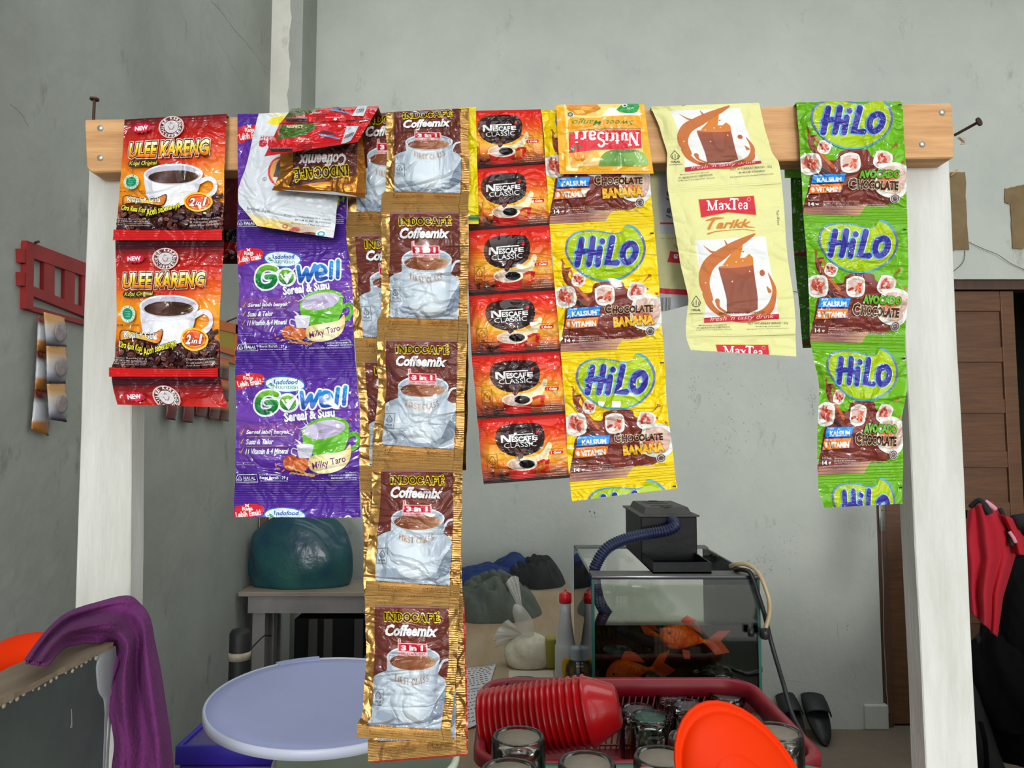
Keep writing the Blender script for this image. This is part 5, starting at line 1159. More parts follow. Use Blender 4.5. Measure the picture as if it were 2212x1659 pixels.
def tray_thing(px, py, rx, ry, h, m, name, label, cat):
    p = PZ(px, py, BZ); bm = bmesh.new(); lathe(bm, [(0,0),(rx*.8,0),(rx,h*.4),(rx*.96,h*.9),(rx*.8,h),(0,h*.9)], 24, p, sy=ry/rx); tag(bm2(name, bm, m), label, cat)
tray_thing(615,1249,.055,.03,.02, mat('dry_bread', (150,120,84), .8, nscale=20, color2=(110,84,56)), 'small_bread', 'flat brown piece lying on the side table left of the glass mug', 'food')
tray_thing(655,1250,.05,.025,.014, mat('black_cloth', (30,30,32), .7), 'black_pouch', 'flat black thing lying between the brown piece and the glass mug', 'pouch')
tray_thing(587,1251,.02,.016,.012, mat('white_scrap', (190,186,174), .8), 'paper_scrap', 'little crumpled white scrap at the left of the side table', 'paper')
# clothes on the bench
navy = mat('blue_cloth', (34,60,118), .9, bump=.3, bscale=200, nscale=8, color2=(26,46,96)); olive = mat('grey_green_cloth', (84,92,82), .92, bump=.3, bscale=220, nscale=8, color2=(72,80,72)); blackc = mat('black_cloth_heap', (42,44,44), .92, nscale=10, color2=(26,27,28)); purp = mat('purple_cloth', (112,42,106), .92, nscale=6, color2=(98,34,92), bump=.35, bscale=260)
def cloth_heap(name, px0, px1, base, top, z, m, label, seed, ry, folds=.16, prof=None):
    a, b = PZ(px0, base, z), PZ(px1, base, z); Y = a.y+ry; h = PY((px0+px1)/2, top, Y).z - z
    x0, x1 = PY(px0, base, Y).x, PY(px1, base, Y).x
    nx, ny = 110, 70; P = np.zeros((nx+1, ny+1, 3)); g = wob(seed, 7, 3.2); g2 = wob(seed+9, 7, 5.5)
    for i in range(nx+1):
        for j in range(ny+1):
            u, v = i/nx, j/ny; r = math.hypot((u-.5)*2, (v-.5)*2); 
            a_ = math.atan2(v-.5, u-.5); sc = max(abs(math.cos(a_)), abs(math.sin(a_))); rr = r*sc       # square -> disc
            xx = (u-.5)*2*sc*(1+.10*float(g(a_*1.4, 0))); yy = (v-.5)*2*sc*(1+.10*float(g(a_*1.4, 2)))
            e = max(0, 1-min(1, rr)**4)**.6
            pf = np.interp(u, [k[0] for k in prof], [k[1] for k in prof]) if prof else 1
            fo = abs(math.sin(2.6*float(g2(xx*1.1+.5*yy, yy*.8))+xx*2.2+yy*1.3))
            hh = e*pf*(1-folds*1.6+folds*2.4*fo+.15*float(g(xx*1.5, yy*1.5)))
            P[i, j] = ((x0+x1)/2+xx*(x1-x0)/2, Y+yy*ry, z+.001+max(0, hh)*h)
    return tag(gridmesh(name, P, m, None, thick=0), label, 'clothes')
cloth_heap('folded_jacket', 1090, 1224, 1274, 1203, BZ, blackc, 'black garment heap on the side table at the right of the blue one', 21, .14, prof=((0,.8),(.4,1),(.75,.95),(1,.4)))
bj = cloth_heap('blue_garment', 960, 1172, 1268, 1203, BZ, navy, 'rumpled dark blue garment lying on the side table behind the grey green cloth', 5, .13, prof=((0,.5),(.35,.62),(.6,.85),(.78,1.05),(1,.7)))
bm = bmesh.new(); a = PY(1122,1236,2.93)
for k, (dx, c) in enumerate(((0,0),(.022,1),(.03,2))): pass
def stripe(bm, pts, w_):
    n = Vector((0,-1,0)); 
    for a_, b_ in zip(pts, pts[1:]):
        d = (b_-a_).normalized(); s_ = d.cross(n)*w_/2; prism(bm, [a_-s_, b_-s_, b_+s_, a_+s_], Vector((0,.003,0)))
cg = cloth_heap('grey_green_cloth', 955, 1176, 1348, 1243, TZ, olive, 'crumpled grey green cloth heap on the beige table', 33, .17, .2, prof=((0,.75),(.3,.85),(.52,1.05),(.75,.85),(.92,.6),(1,.3)))
# ---- sugar bag
sug = mat('bagged_sugar', (206,200,178), .55, nscale=60, color2=(190,182,158), bump=.2, bscale=90); filmc = mat('thin_clear_plastic', (214,214,206), .22, alpha=.38, bump=.8, bscale=30, spec=.7)
p = PZ(1145,1436,TZ); sb = tag(empty('sugar_bag', (p.x, p.y, TZ)), 'knotted clear plastic bag of white sugar on the beige table', 'bag')
lump('bag_fill', (p.x, p.y, TZ+.001), .062, .05, .078, sug, None, None, 8, .10, 1.6, parent=sb, tag_=False)
bm = bmesh.new(); q = lambda x, y, d=0: PY(x, y, p.y+d)
tube(bm, spline([q(1141,1395), q(1142,1375,-.005), q(1132,1345,.0), q(1120,1320,-.01), q(1112,1305,-.01)], 6), [.030,.022,.014,.009,.010,.012,.013,.016,.019,.021,.022,.022,.022,.021,.020,.019,.018,.017,.016,.015,.013,.011,.008,.006,.002][:25], 18); bm2('bag_neck', bm, filmc, sb)
def fan(name, knot, a_, b_, n=16, m_=26, dep=.012):
    P = np.zeros((n+1, m_+1, 3)); g = wob(len(name)*3, 6, 5)
    for i in range(n+1):
        for j in range(m_+1):
            r, u = (i/n)**.8, j/m_; e1 = Vector((*a_, 0)).lerp(Vector((*b_, 0)), u); px = knot[0]+(e1.x-knot[0])*r; py = knot[1]+(e1.y-knot[1])*r - 9*math.sin(PI*u)*r
            P[i, j] = PY(px, py, p.y + dep*r*(.5*math.sin(u*11+r*3)+.5*float(g(u*2, r))))
    gridmesh(name, P, filmc, sb, thick=.0004)
fan('bag_top', (1130,1330), (1092,1260), (1120,1247)); fan('bag_flap', (1142,1380), (1062,1385), (1098,1338)); fan('bag_flap', (1136,1375), (1070,1400), (1075,1360))
# ---- bottles
plw = mat('milky_plastic', (196,200,200), .3, alpha=.92, sss=.1); redc = mat('red_plastic', (206,24,34), .35, coat=.2); yel = mat('yellow_label', (206,160,40), .5); clr = glassmat('clear_plastic', (.84,.86,.86), (.42,.45,.46), .1)
p = PZ(1222,1468,TZ); k = p.y/FPX; bt = tag(empty('squeeze_bottle', (p.x, p.y, TZ)), 'milky squeeze bottle with a red nozzle cap on the beige table', 'bottle'); c = (p.x, p.y, TZ)
H = lambda y: PY(1222, y, p.y).z-TZ
bm = bmesh.new(); lathe(bm, [(0,.001),(.024,.001),(.025,.004),(.025,H(1393)-.003),(.023,H(1391)),(.0215,H(1388)),(.020,H(1375)),(.0150,H(1345)),(.0125,H(1320)),(.0125,H(1300)),(0,H(1300))], 32, c); bm2('bottle_body', bm, plw, bt)
P = np.zeros((15, 9, 3))
for i in range(15):
    for j in range(9):
        t_ = j/8*2-1; a = math.radians(-78+(i/14*2-1)*38*(1-.35*t_*t_)); P[i, j] = (c[0]+.0254*math.cos(a), c[1]+.0254*math.sin(a), TZ+(H(1456)+H(1414))/2+t_*(H(1414)-H(1456))/2)
gridmesh('bottle_label', P, yel, bt, thick=.0003)

bm = bmesh.new(); lathe(bm, [(.0128,H(1302)),(.0140,H(1302)),(.0140,H(1282)),(.011,H(1280)),(.004,H(1279)),(.0025,H(1273)),(0,H(1272))], 32, c)
for i in range(24): a = i*PI/12; bx(bm, c[0]+.014*math.cos(a)-.0005, c[0]+.014*math.cos(a)+.0005, c[1]+.014*math.sin(a)-.0005, c[1]+.014*math.sin(a)+.0005, TZ+H(1301), TZ+H(1284))
bm2('bottle_cap', bm, redc, bt)
p = PZ(1247,1478,TZ); c = (p.x, p.y, TZ); sbot = tag(empty('small_bottle', c), 'short clear bottle with a ridged pale cap beside the milky squeeze bottle', 'bottle'); H = lambda y: PY(1247, y, p.y).z-TZ
bm = bmesh.new(); lathe(bm, [(0,.001),(.024,.001),(.0265,.006),(.0275,H(1455)),(.026,H(1440)),(.020,H(1430)),(.0145,H(1425)),(.0145,H(1415)),(0,H(1415))], 32, c); bm2('bottle_body', bm, clr, sbot)
bm = bmesh.new(); lathe(bm, [(0,.0015),(.0225,.002),(.0255,.007),(.0262,H(1462)),(0,H(1462))], 32, c); bm2('bottle_liquid', bm, mat('pale_pink_liquid', (176,150,150), .3), sbot)
bm = bmesh.new(); pr = [(.0152,H(1424))]
for i in range(5): pr += [(.0160,H(1423-i*4)),(.0150,H(1421-i*4))]
lathe(bm, pr+[(.0155,H(1402)),(.0145,H(1396)),(0,H(1396))], 32, c); bm2('bottle_cap', bm, mat('pale_cap', (168,184,190), .3, alpha=.9), sbot)
# yellow-green sponge behind, ribbed pale board beneath the sugar, papers
p = PZ(1192,1455,TZ); bm = bmesh.new(); bx(bm, p.x-.012, p.x+.012, p.y+.03, p.y+.07, TZ+.001, TZ+.072, bev=.004); tag(bm2('yellow_box', bm, mat('olive_yellow', (140,134,40), .6)), 'narrow olive yellow pack standing between the sugar bag and the squeeze bottle', 'box')
bm = bmesh.new(); a, b = PZ(1099,1462,TZ), PZ(1196,1462,TZ)
bx(bm, a.x, b.x, a.y-.10, a.y+.045, TZ+.0005, TZ+.0008)
for i in range(16): xx = a.x+(b.x-a.x)*(i+.5)/16; bx(bm, xx-.0025, xx+.0025, a.y-.10, a.y+.025, TZ+.0008, TZ+.0012)
tag(bm2('ribbed_mat', bm, mat('ribbed_pale_card', (186,178,160), .8), smooth=False), 'pale ribbed sheet lying on the table in front of the sugar bag', 'mat')
pap = mat('note_paper', (190,188,186), .9); ink = mat('ink', (70,66,70), .9)
def paper(pts, label, dz, seed):
    e = tag(empty('note_paper', PZ(*pts[0], TZ)), label, 'paper'); a, b, c_, d = (PZ(*q, TZ) for q in pts); n = 12; P = np.zeros((n+1, n+1, 3))
    rr = random.Random(seed)
    def S_(u, v): p_ = a*(1-u)*(1-v)+b*u*(1-v)+c_*u*v+d*(1-u)*v; return Vector((p_.x, p_.y, TZ+dz+.006*max(0, u-.75)*4*.5+.0008*math.sin(7*u+5*v)))
    for i in range(n+1):
        for j in range(n+1): P[i, j] = S_(i/n, j/n)
    gridmesh('sheet', P, pap, e, thick=.0003)
    bm = bmesh.new()
    for r in range(9):
        u = .06
        while u < .9:
            w_ = rr.uniform(.03, .1); v = .08+r*.1; pts_ = [S_(min(.98, u+w_*k/4), v+rr.uniform(-.012,.012))+Vector((0,0,.0008)) for k in range(5)]; tube(bm, pts_, .0006, 4, cap=False); u += w_+.05
    bm2('handwriting', bm, ink, e)
paper([(985,1448),(1072,1438),(1058,1482),(975,1500)], 'handwritten note sheet on the beige table beside the gold strip', .002, 3)
paper([(975,1498),(1050,1488),(1030,1572),(960,1590)], 'second handwritten sheet lying nearer to the red basket', .004, 5)
# ---- fish tank
TX0, TX1, TY0, TY1, TT = .154, .480, 1.46, 1.87, PY(1450,1247,1.46).z
tk = tag(empty('fish_tank', ((TX0+TX1)/2, (TY0+TY1)/2, TZ)), 'glass fish tank with goldfish and murky water on the beige table', 'aquarium')
pane = glassmat('tank_glass', (.985,.99,.985), (.86,.92,.9), .02); edgeg = mat('glass_edge', (40,92,82), .2); seal = mat('black_sealant', (24,26,30), .25, spec=.8)
g = .005
for nm_, b_ in (('front_pane',(TX0,TX1,TY0,TY0+g)),('back_pane',(TX0,TX1,TY1-g,TY1)),('side_pane',(TX0,TX0+g,TY0+g,TY1-g)),('side_pane',(TX1-g,TX1,TY0+g,TY1-g))):
    bm = bmesh.new(); bx(bm, *b_, TZ+.004, TT); bm2(nm_, bm, pane, tk, smooth=False)
bm = bmesh.new(); bx(bm, TX0, TX1, TY0, TY1, TZ+.0005, TZ+.004); bm2('tank_base', bm, edgeg, tk, smooth=False)
for x in (TX0, TX1):
    for y in (TY0, TY1): bm = bmesh.new(); bx(bm, x-(0 if x == TX0 else .0055), x+(.0055 if x == TX0 else 0), y-(.0006 if y == TY0 else .004), y+(.004 if y == TY0 else .0006), TZ+.004, TT); bm2('glass_edge', bm, edgeg, tk, smooth=False)
for b_ in ((TX0, TX1, TY0-.001, TY0+.001, TT-.004, TT+.003), (TX0, TX1, TY1-.006, TY1+.001, TT-.001, TT+.003)): bm = bmesh.new(); bx(bm, *b_, bev=.0005); bm2('rim_seal', bm, seal, tk)
dusty = mat('dusty_glass_strip', (96,98,90), .5, alpha=.8)
for b_ in ((TX0+.001, TX1-.001, TY0+.001, TY0+.05, TT, TT+.004), (TX0+.001, TX1-.001, TY1-.04, TY1-.001, TT, TT+.004)): bm = bmesh.new(); bx(bm, *b_); bm2('rim_strip', bm, dusty, tk, smooth=False)
WL = PY(1450,1352,1.46).z
m, t, b = newmat('murky_water'); t.nodes.clear(); out = t.nodes.new('ShaderNodeOutputMaterial'); tr = t.nodes.new('ShaderNodeBsdfTransparent'); tr.inputs[0].default_value = (.74,.70,.44,1); gl = t.nodes.new('ShaderNodeBsdfGlossy'); gl.inputs['Roughness'].default_value = .03; mx = t.nodes.new('ShaderNodeMixShader'); mx.inputs[0].default_value = .03
t.links.new(tr.outputs[0], mx.inputs[1]); t.links.new(gl.outputs[0], mx.inputs[2]); t.links.new(mx.outputs[0], out.inputs[0]); water = m
bm = bmesh.new(); bx(bm, TX0+.0052, TX1-.0052, TY0+.0052, TY1-.0052, TZ+.03, WL); wt = bm2('tank_water', bm, water, tk, smooth=False)
m, t, b = newmat('water_surface'); t.nodes.clear(); out = t.nodes.new('ShaderNodeOutputMaterial'); tr = t.nodes.new('ShaderNodeBsdfTransparent'); tr.inputs[0].default_value = (.5,.5,.36,1); gl = t.nodes.new('ShaderNodeBsdfGlossy'); gl.inputs[0].default_value = (.8,.84,.74,1); gl.inputs['Roughness'].default_value = .08; mx = t.nodes.new('ShaderNodeMixShader'); mx.inputs[0].default_value = .62
t.links.new(tr.outputs[0], mx.inputs[1]); t.links.new(gl.outputs[0], mx.inputs[2]); t.links.new(mx.outputs[0], out.inputs[0]); wt.data.materials.append(m)
for p_ in wt.data.polygons:
    if p_.normal.z > .5: p_.material_index = 1
bm = bmesh.new(); bx(bm, TX0+.0055, TX1-.0055, TY0+.0055, TY1-.0055, TZ+.0045, TZ+.0295); bm2('gravel', bm, mat('dark_gravel', (60,62,34), .9, nscale=90, color2=(30,30,20), bump=.8), tk, smooth=False)
bm = bmesh.new(); bx(bm, TX0+.0055, TX1-.0055, TY1-.012, TY1-.0056, TZ+.0296, WL-.002); bm2('algae_film', bm, mat('algae', (96,96,20), .8, nscale=6, color2=(30,34,12)), tk, smooth=False)
rockm = mat('dark_rock', (28,26,22), .9, bump=.8, bscale=30)
for cx, cy, r in ((1340,1400,.035),(1360,1440,.045),(1590,1430,.05)):
    q = PY(cx, cy, 1.66); o = lump('rock', (q.x, 1.68, TZ+.03), r, r*.8, r*(3.2 if cx < 1500 else 1.6), rockm, 'dark rock', 'rock', cx, .3, 3, tag_=False); tag(o, {1340:'dark pillar of rock in the fish tank at its left side',1360:'dark rock low in the fish tank behind the goldfish',1590:'dark rock at the right side of the fish tank'}[cx], 'rock')
# goldfish
fm = mat('goldfish_scales', (255,128,20), .3, nscale=70, color2=(240,60,8), bump=.5, bscale=160, spec=.8); fin = mat('goldfish_fin', (206,70,14), .4, alpha=.8)
def fish(px, py, Y, L, ang, label, face=-1, lean=0):
    c = PY(px, py, Y); e = tag(empty('goldfish', c), label, 'fish', 'goldfish in the tank')
    M = Matrix.Rotation(ang, 4, 'Y') @ Matrix.Rotation(lean, 4, 'Z')
    bm = bmesh.new(); n, sg = 22, 20; rings = []
    for i in range(n+1):
        s_ = i/n; x = face*(.5-s_)*L; hgt = L*(.02+.30*math.sin(PI*min(1, s_*1.12)**.72)*(1-.35*s_)) if s_ < .9 else L*.05
        wd = hgt*.55; zc = L*.02*math.sin(PI*s_)
        rings.append([bm.verts.new(M @ Vector((x, wd*math.cos(a), zc+hgt*math.sin(a)*.9))) for a in (2*PI*k/sg for k in range(sg))])
    for a, b in zip(rings, rings[1:]):
        for k in range(sg): bm.faces.new((a[k], a[(k+1) % sg], b[(k+1) % sg], b[k]))
    bm.faces.new(rings[0]); bm.faces.new(rings[-1])
    for v in bm.verts: v.co += c
    bm2('fish_body', bm, fm, e)
    def fin_(name, pts):
        bm = bmesh.new(); prism(bm, [M @ Vector((face*x*L, y*L, z*L))+c for x, y, z in pts], M @ Vector((0,.0015,0))); bm2(name, bm, fin, e, smooth=False)
    fin_('tail_fin', [(-.42,0,.03),(-.62,0,.25),(-.85,0,.30),(-.70,0,.08),(-.92,0,-.10),(-.66,0,-.20),(-.42,0,-.04)])
    fin_('dorsal_fin', [(.20,0,.22),(.05,0,.42),(-.15,0,.36),(-.32,0,.14),(-.1,0,.2)])
    fin_('pelvic_fin', [(.05,-.08,-.20),(-.02,-.1,-.36),(-.14,-.1,-.34),(-.10,-.08,-.2)])
    for sd in (-1, 1):
        bm = bmesh.new(); q = M @ Vector((face*.36*L, sd*.105*L, .06*L))+c; bmesh.ops.create_uvsphere(bm, u_segments=14, v_segments=10, radius=.045*L); 
        for v in bm.verts: v.co += q
        bm2('eye', bm, mat('fish_eye_ring', (240,140,40), .3), e)
        bm = bmesh.new(); q = M @ Vector((face*.365*L, sd*.13*L, .06*L))+c; bmesh.ops.create_uvsphere(bm, u_segments=12, v_segments=8, radius=.028*L)
        for v in bm.verts: v.co += q
        bm2('pupil', bm, mat('fish_pupil', (10,10,10), .15), e)
fish(1480,1378,1.50,.105,.22,'large orange goldfish facing left near the water surface', -1, .12)
fish(1362,1452,1.51,.10,-.12,'orange goldfish low in the tank just above the red basket rim', -1, .1)
fish(1395,1372,1.74,.09,.1,'dim orange goldfish deeper in the tank behind the hose', -1, -.2)
# filter box, tray, hose
blk = mat('black_filter_plastic', (14,15,18), .5, spec=.22, nscale=14, color2=(10,11,14), bump=.1); blkt = mat('dusty_black_lid', (60,58,52), .55, nscale=20, color2=(46,44,40))
fb = tag(empty('tank_filter', (.34, 1.7, TT)), 'black plastic filter box sitting on the rim of the fish tank', 'filter')
z0, z1 = PY(1440,1213,1.60).z, PY(1440,1116,1.60).z; X0, X1 = PY(1385,1160,1.60).x, PY(1506,1160,1.60).x
bm = bmesh.new(); bx(bm, X0, X1, 1.60, 1.815, z0, z1, bev=.002); bm2('filter_body', bm, blk, fb, smooth=False)
bm = bmesh.new(); bx(bm, X0-.006, X1+.004, 1.592, 1.822, z1, z1+.004, bev=.001); vs = bx(bm, X0+.008, X1-.008, 1.61, 1.80, z1+.004, z1+.018)
for v in vs:
    if v.co.z > z1+.01: v.co.x += .006*(1 if v.co.x < .34 else -1); v.co.y += .01*(1 if v.co.y < 1.7 else -1)
bm2('filter_lid', bm, blkt, fb, smooth=False)
bm = bmesh.new()
for yy in (1.65,1.70,1.745): bx(bm, X0+.03, X1-.04, yy, yy+.006, z1+.0182, z1+.0190)
for yy in (1.63,1.775): lathe(bm, [(0,0),(.012,0),(.012,.0008),(0,.0008)], 20, ((X0+X1)/2, yy, z1+.0182))
bm2('lid_slots', bm, mat('slot_black', (14,14,14), .6), fb, smooth=False)
tx0, tx1 = PY(1411,1228,1.475).x, PY(1537,1228,1.475).x; tz0, tz1 = TT+.0045, PY(1470,1215,1.475).z
bm = bmesh.new(); bx(bm, tx0, tx1, 1.475, 1.479, tz0, tz1); bx(bm, tx0, tx0+.003, 1.479, 1.60, tz0, tz1); bx(bm, tx1-.003, tx1, 1.479, 1.60, tz0, tz1); bx(bm, tx0, tx1, 1.475, 1.82, tz0-.0005, tz0+.003); bm2('outlet_tray', bm, blk, fb, smooth=False)
bm = bmesh.new(); bx(bm, tx0+.02, tx1-.02, 1.62, 1.80, tz0+.003, z0); bm2('filter_foot', bm, blk, fb, smooth=False)
def hose(name, pts, r, m, label, cat, ribs=0, seg=14):
    P = spline(pts, 40 if ribs else 10); bm = bmesh.new(); acc = 0; rs = []
    for i, p_ in enumerate(P):
        if i: acc += (P[i]-P[i-1]).length
        rs.append(r*(1+(.10*math.sin(acc/ribs*2*PI) if ribs else 0)))
    tube(bm, P, rs, seg); return tag(bm2(name, bm, m), label, cat)
hb = mat('navy_hose_plastic', (24,34,66), .4)
hose('corrugated_hose', [PY(1478,1402,1.72), PY(1420,1392,1.66), PY(1350,1362,1.60), PY(1300,1310,1.57), PY(1284,1245,1.545), PY(1290,1215,1.545), PY(1312,1184,1.55), PY(1350,1165,1.56), PY(1400,1153,1.565), PY(1440,1146,1.562), PY(1458,1135,1.57), PY(1452,1124,1.598)], .0115, hb, 'thick dark blue corrugated hose running from the tank water to the filter box', 'hose', ribs=.0055)
tube_m = mat('old_clear_tube', (176,156,116), .35); cab = mat('black_cable', (26,24,26), .5)
hose('air_tube', [PY(1578,1223,1.50), PY(1590,1219,1.48), PY(1615,1220,1.46), PY(1640,1240,1.44), PY(1660,1290,1.43), PY(1662,1325,1.43), PY(1654,1356,1.43)], .0042, tube_m, 'thin beige air tube looping over the right rim of the tank', 'tube', seg=10)
hose('power_cable', [PY(1588,1232,1.50), PY(1605,1231,1.465), PY(1622,1240,1.452), PY(1638,1285,1.45), PY(1652,1330,1.45), PY(1668,1395,1.45), PY(1690,1470,1.42), PY(1712,1545,1.35), PY(1740,1600,1.28), PY(1758,1650,1.22), PY(1770,1720,1.20), PY(1775,1900,1.30), (.85,1.6,.006), (1.0,2.4,.006)], .0042, cab, 'black power cable hanging down the right side of the tank', 'cable', seg=10)
cl = tag(empty('cable_clip', PY(1652,1368,1.44)), 'small black suction clip joined to the air tube right of the tank', 'clip')
bm = bmesh.new(); q = PY(1652,1370,1.44); lathe(bm, [(0,.010),(.008,.010),(.009,.004),(.009,-.006),(.006,-.009),(0,-.009)], 20, q); bm2('clip_body', bm, cab, cl)
bm = bmesh.new(); tube(bm, [q, PY(1636,1368,1.445), PY(1618,1368,1.4585)], .0014, 8); lathe(bm, [(0,-.006),(.006,-.006),(.006,.008),(0,.008)], 14, PY(1622,1367,1.447)); bm2('clip_arm', bm, cab, cl)
# ---- baskets
def basket(name, label, x0, x1, y0, y1, z0, z1, m, r=.05, taper=.035, slots=True, floorz=None):
    e = tag(empty(name, ((x0+x1)/2, (y0+y1)/2, z0)), label, 'basket')
    def ring(z, ins, n=12):
        P = []
        for cx, cy, a0 in ((x1-r, y1-r, 0), (x0+r, y1-r, 90), (x0+r, y0+r, 180), (x1-r, y0+r, 270)):
            for k in range(n+1): a = math.radians(a0+90*k/n); P.append(Vector((cx+(r-ins)*math.cos(a), cy+(r-ins)*math.sin(a), z)))
        return P
    def ringf(z, ins): return ring(z, ins)
    bm = bmesh.new(); prof = [(z1-.010, -.001), (z1-.004, .0), (z1, .004), (z1+.001, .010), (z1-.002, .015), (z1-.007, .0165), (z1-.03, .0185), (z1-.03, .0215), (z1-.004, .0195)][:]
    prof = [(z1-.016, 0), (z1-.004, .0), (z1, .003), (z1+.0005, .012), (z1-.002, .016), (z1-.030, .019), (z1-.030, .016), (z1-.005, .0132), (z1-.016, .003)]
    rows = [[bm.verts.new(p) for p in ring(z, i)] for z, i in prof]
    for a, b in zip(rows, rows[1:]+[rows[0]]):
        for k in range(len(a)): bm.faces.new((a[k], a[(k+1) % len(a)], b[(k+1) % len(a)], b[k]))
    bm2('basket_rim', bm, m, e)
    bm = bmesh.new(); fz = floorz or z0
    A_, B_ = ring(z1-.029, .0175, 10), ring(fz+.012, .0175+taper, 10)
    def resample(P, n):
        P = P+[P[0]]; d = [0]
        for a, b in zip(P, P[1:]): d.append(d[-1]+(b-a).length)
        out = []
        for i in range(n):
            s_ = d[-1]*i/n; j = max(k for k in range(len(d)-1) if d[k] <= s_); out.append(P[j].lerp(P[j+1], (s_-d[j])/max(1e-9, d[j+1]-d[j])))
        return out
    n = 132; A_, B_ = resample(A_, n), resample(B_, n)
    for i in range(n):
        j = (i+1) % n
        a, b = A_[i], B_[i]; a2, b2 = A_[i].lerp(A_[j], .45), B_[i].lerp(B_[j], .45)
        tube(bm, [(a+a2)/2, (b+b2)/2], .0016, 6, cap=False)
    for h in (.42, .9):
        P = [A_[i].lerp(B_[i], h) for i in range(n)]; tube(bm, P+[P[0]], .0022, 6, cap=False)
    bm2('basket_slats', bm, m, e)
    bm = bmesh.new(); rows = [[bm.verts.new(p) for p in ring(z, i)] for z, i in ((fz+.014, .0175+taper-.002), (fz+.004, .02+taper), (z0+.001, .021+taper))]
    for a, b in zip(rows, rows[1:]):
        for k in range(len(a)): bm.faces.new((a[k], a[(k+1) % len(a)], b[(k+1) % len(a)], b[k]))
    bm.faces.new(rows[1]); bm.faces.new(rows[2])
    bm2('basket_floor', bm, m, e); return e
RB = mat('dark_red_plastic', (150,24,40), .42, nscale=12, color2=(130,22,34)); GB = mat('teal_green_plastic', (44,140,110), .4)
zr = .872; a, b = PZ(1022,1618,zr), PZ(1746,1590,zr)
basket('red_basket', 'dark red plastic basket holding glasses and red bowls in front of the fish tank', a.x, b.x, 1.035, 1.40, TZ, zr, RB, r=.06)
basket('green_basket', 'teal green plastic basket of upturned glasses at the bottom edge', -.055, .425, .715, 1.012, TZ, .882, GB, r=.055, floorz=.79)
# ---- upturned glasses
def tumbler(name, m, r, h, handle=0, ring=(.8,)):
    """made upside down, its foot up"""
    e = empty(name); R = r
    bm = bmesh.new(); lathe(bm, [(R*1.06,0),(R*1.0,h*.5),(R*.97,h-.012),(R*.96,h-.004),(R*.90,h),(R*.82,h-.0005),(R*.79,h-.004),(0,h-.006),(0,h-.014),(R*.80,h-.016),(R*.90,h-.03),(R*.95,h*.5),(R*1.02,.0)], 36, close=True); bm2('glass_body', bm, m, e, world=False)
    bm = bmesh.new(); lathe(bm, [(0,h-.0045),(R*.77,h-.0028),(R*.78,h-.0038),(0,h-.0058)], 32, close=True); bm2('glass_base', bm, {dirty: gdust, clear: gclean, greeng: ggreen}[m], e, world=False)
    if handle:
        bm = bmesh.new(); tube(bm, spline([(R*.98,0,h*.82),(R+.02,0,h*.8),(R+.022,0,h*.4),(R*1.0,0,h*.3)], 6), .0045, 8); bm2('glass_handle', bm, m, e, world=False)
    return e
def copy_tree(o):
    c = o.copy(); COL.objects.link(c)
    for ch in list(o.children):
        d = ch.copy(); COL.objects.link(d); d.parent = c
    return c
def put(o, p, rz, label, group): o.location = p; o.rotation_euler = (0,0,rz); tag(o, label, 'glass', group); return o
first = {}
def glass(kind, px, py, ztop, label, group, rz=0, mk=None):
    h = {'big': .135, 'clear': .078, 'green': .078}[kind]; m = {'big': dirty, 'clear': clear, 'green': greeng}[kind]; r = {'big': .0345, 'clear': .033, 'green': .034}[kind]
    if kind not in first: o = first[kind] = tumbler('drinking_glass', m, r, h)
    else: o = copy_tree(first[kind])
    p = PZ(px, py, ztop); return put(o, Vector((p.x, p.y, ztop-h)), rz, label, group)
GG, GR = 'upturned glasses in the green basket', 'upturned glasses in the red basket'
zt = .941
glass('big',1120,1588,zt,'tall dusty upturned glass standing highest at the left of the green basket',GG)
glass('big',1100,1662,zt,'dusty upturned glass cut by the picture bottom at the left end of the green basket',GG)
glass('big',1268,1645,zt,'dusty upturned glass at the bottom edge in front of the red bowls',GG)
glass('big',1430,1632,zt,'dusty upturned glass at the bottom edge just left of the orange piece',GG)
glass('big',1676,1578,zt,'dusty upturned glass right of the orange piece',GG)
glass('big',1500,1592,zt-.012,'dusty upturned glass mostly hidden behind the orange piece',GG)
glass('green',1131,1471,.868,'green rimmed upturned glass behind the stack of red bowls',GR)
glass('clear',1566,1470,.856,'clear upturned glass at the back right of the red basket',GR)
glass('clear',1572,1499,.850,'clear upturned glass in front of the rearmost right one',GR)
glass('clear',1450,1497,.846,'clear upturned glass standing against the back slats of the red basket',GR)
glass('clear',1488,1521,.846,'clear upturned glass in the middle of the red basket, behind the orange piece',GR)
glass('clear',1378,1530,.846,'clear upturned glass just behind the green rimmed one beside the red bowls',GR)
glass('green',1404,1546,.850,'green rimmed upturned glass beside the end of the stack of red bowls',GR)
glass('clear',1640,1552,.846,'clear upturned glass near the right slats of the red basket',GR)
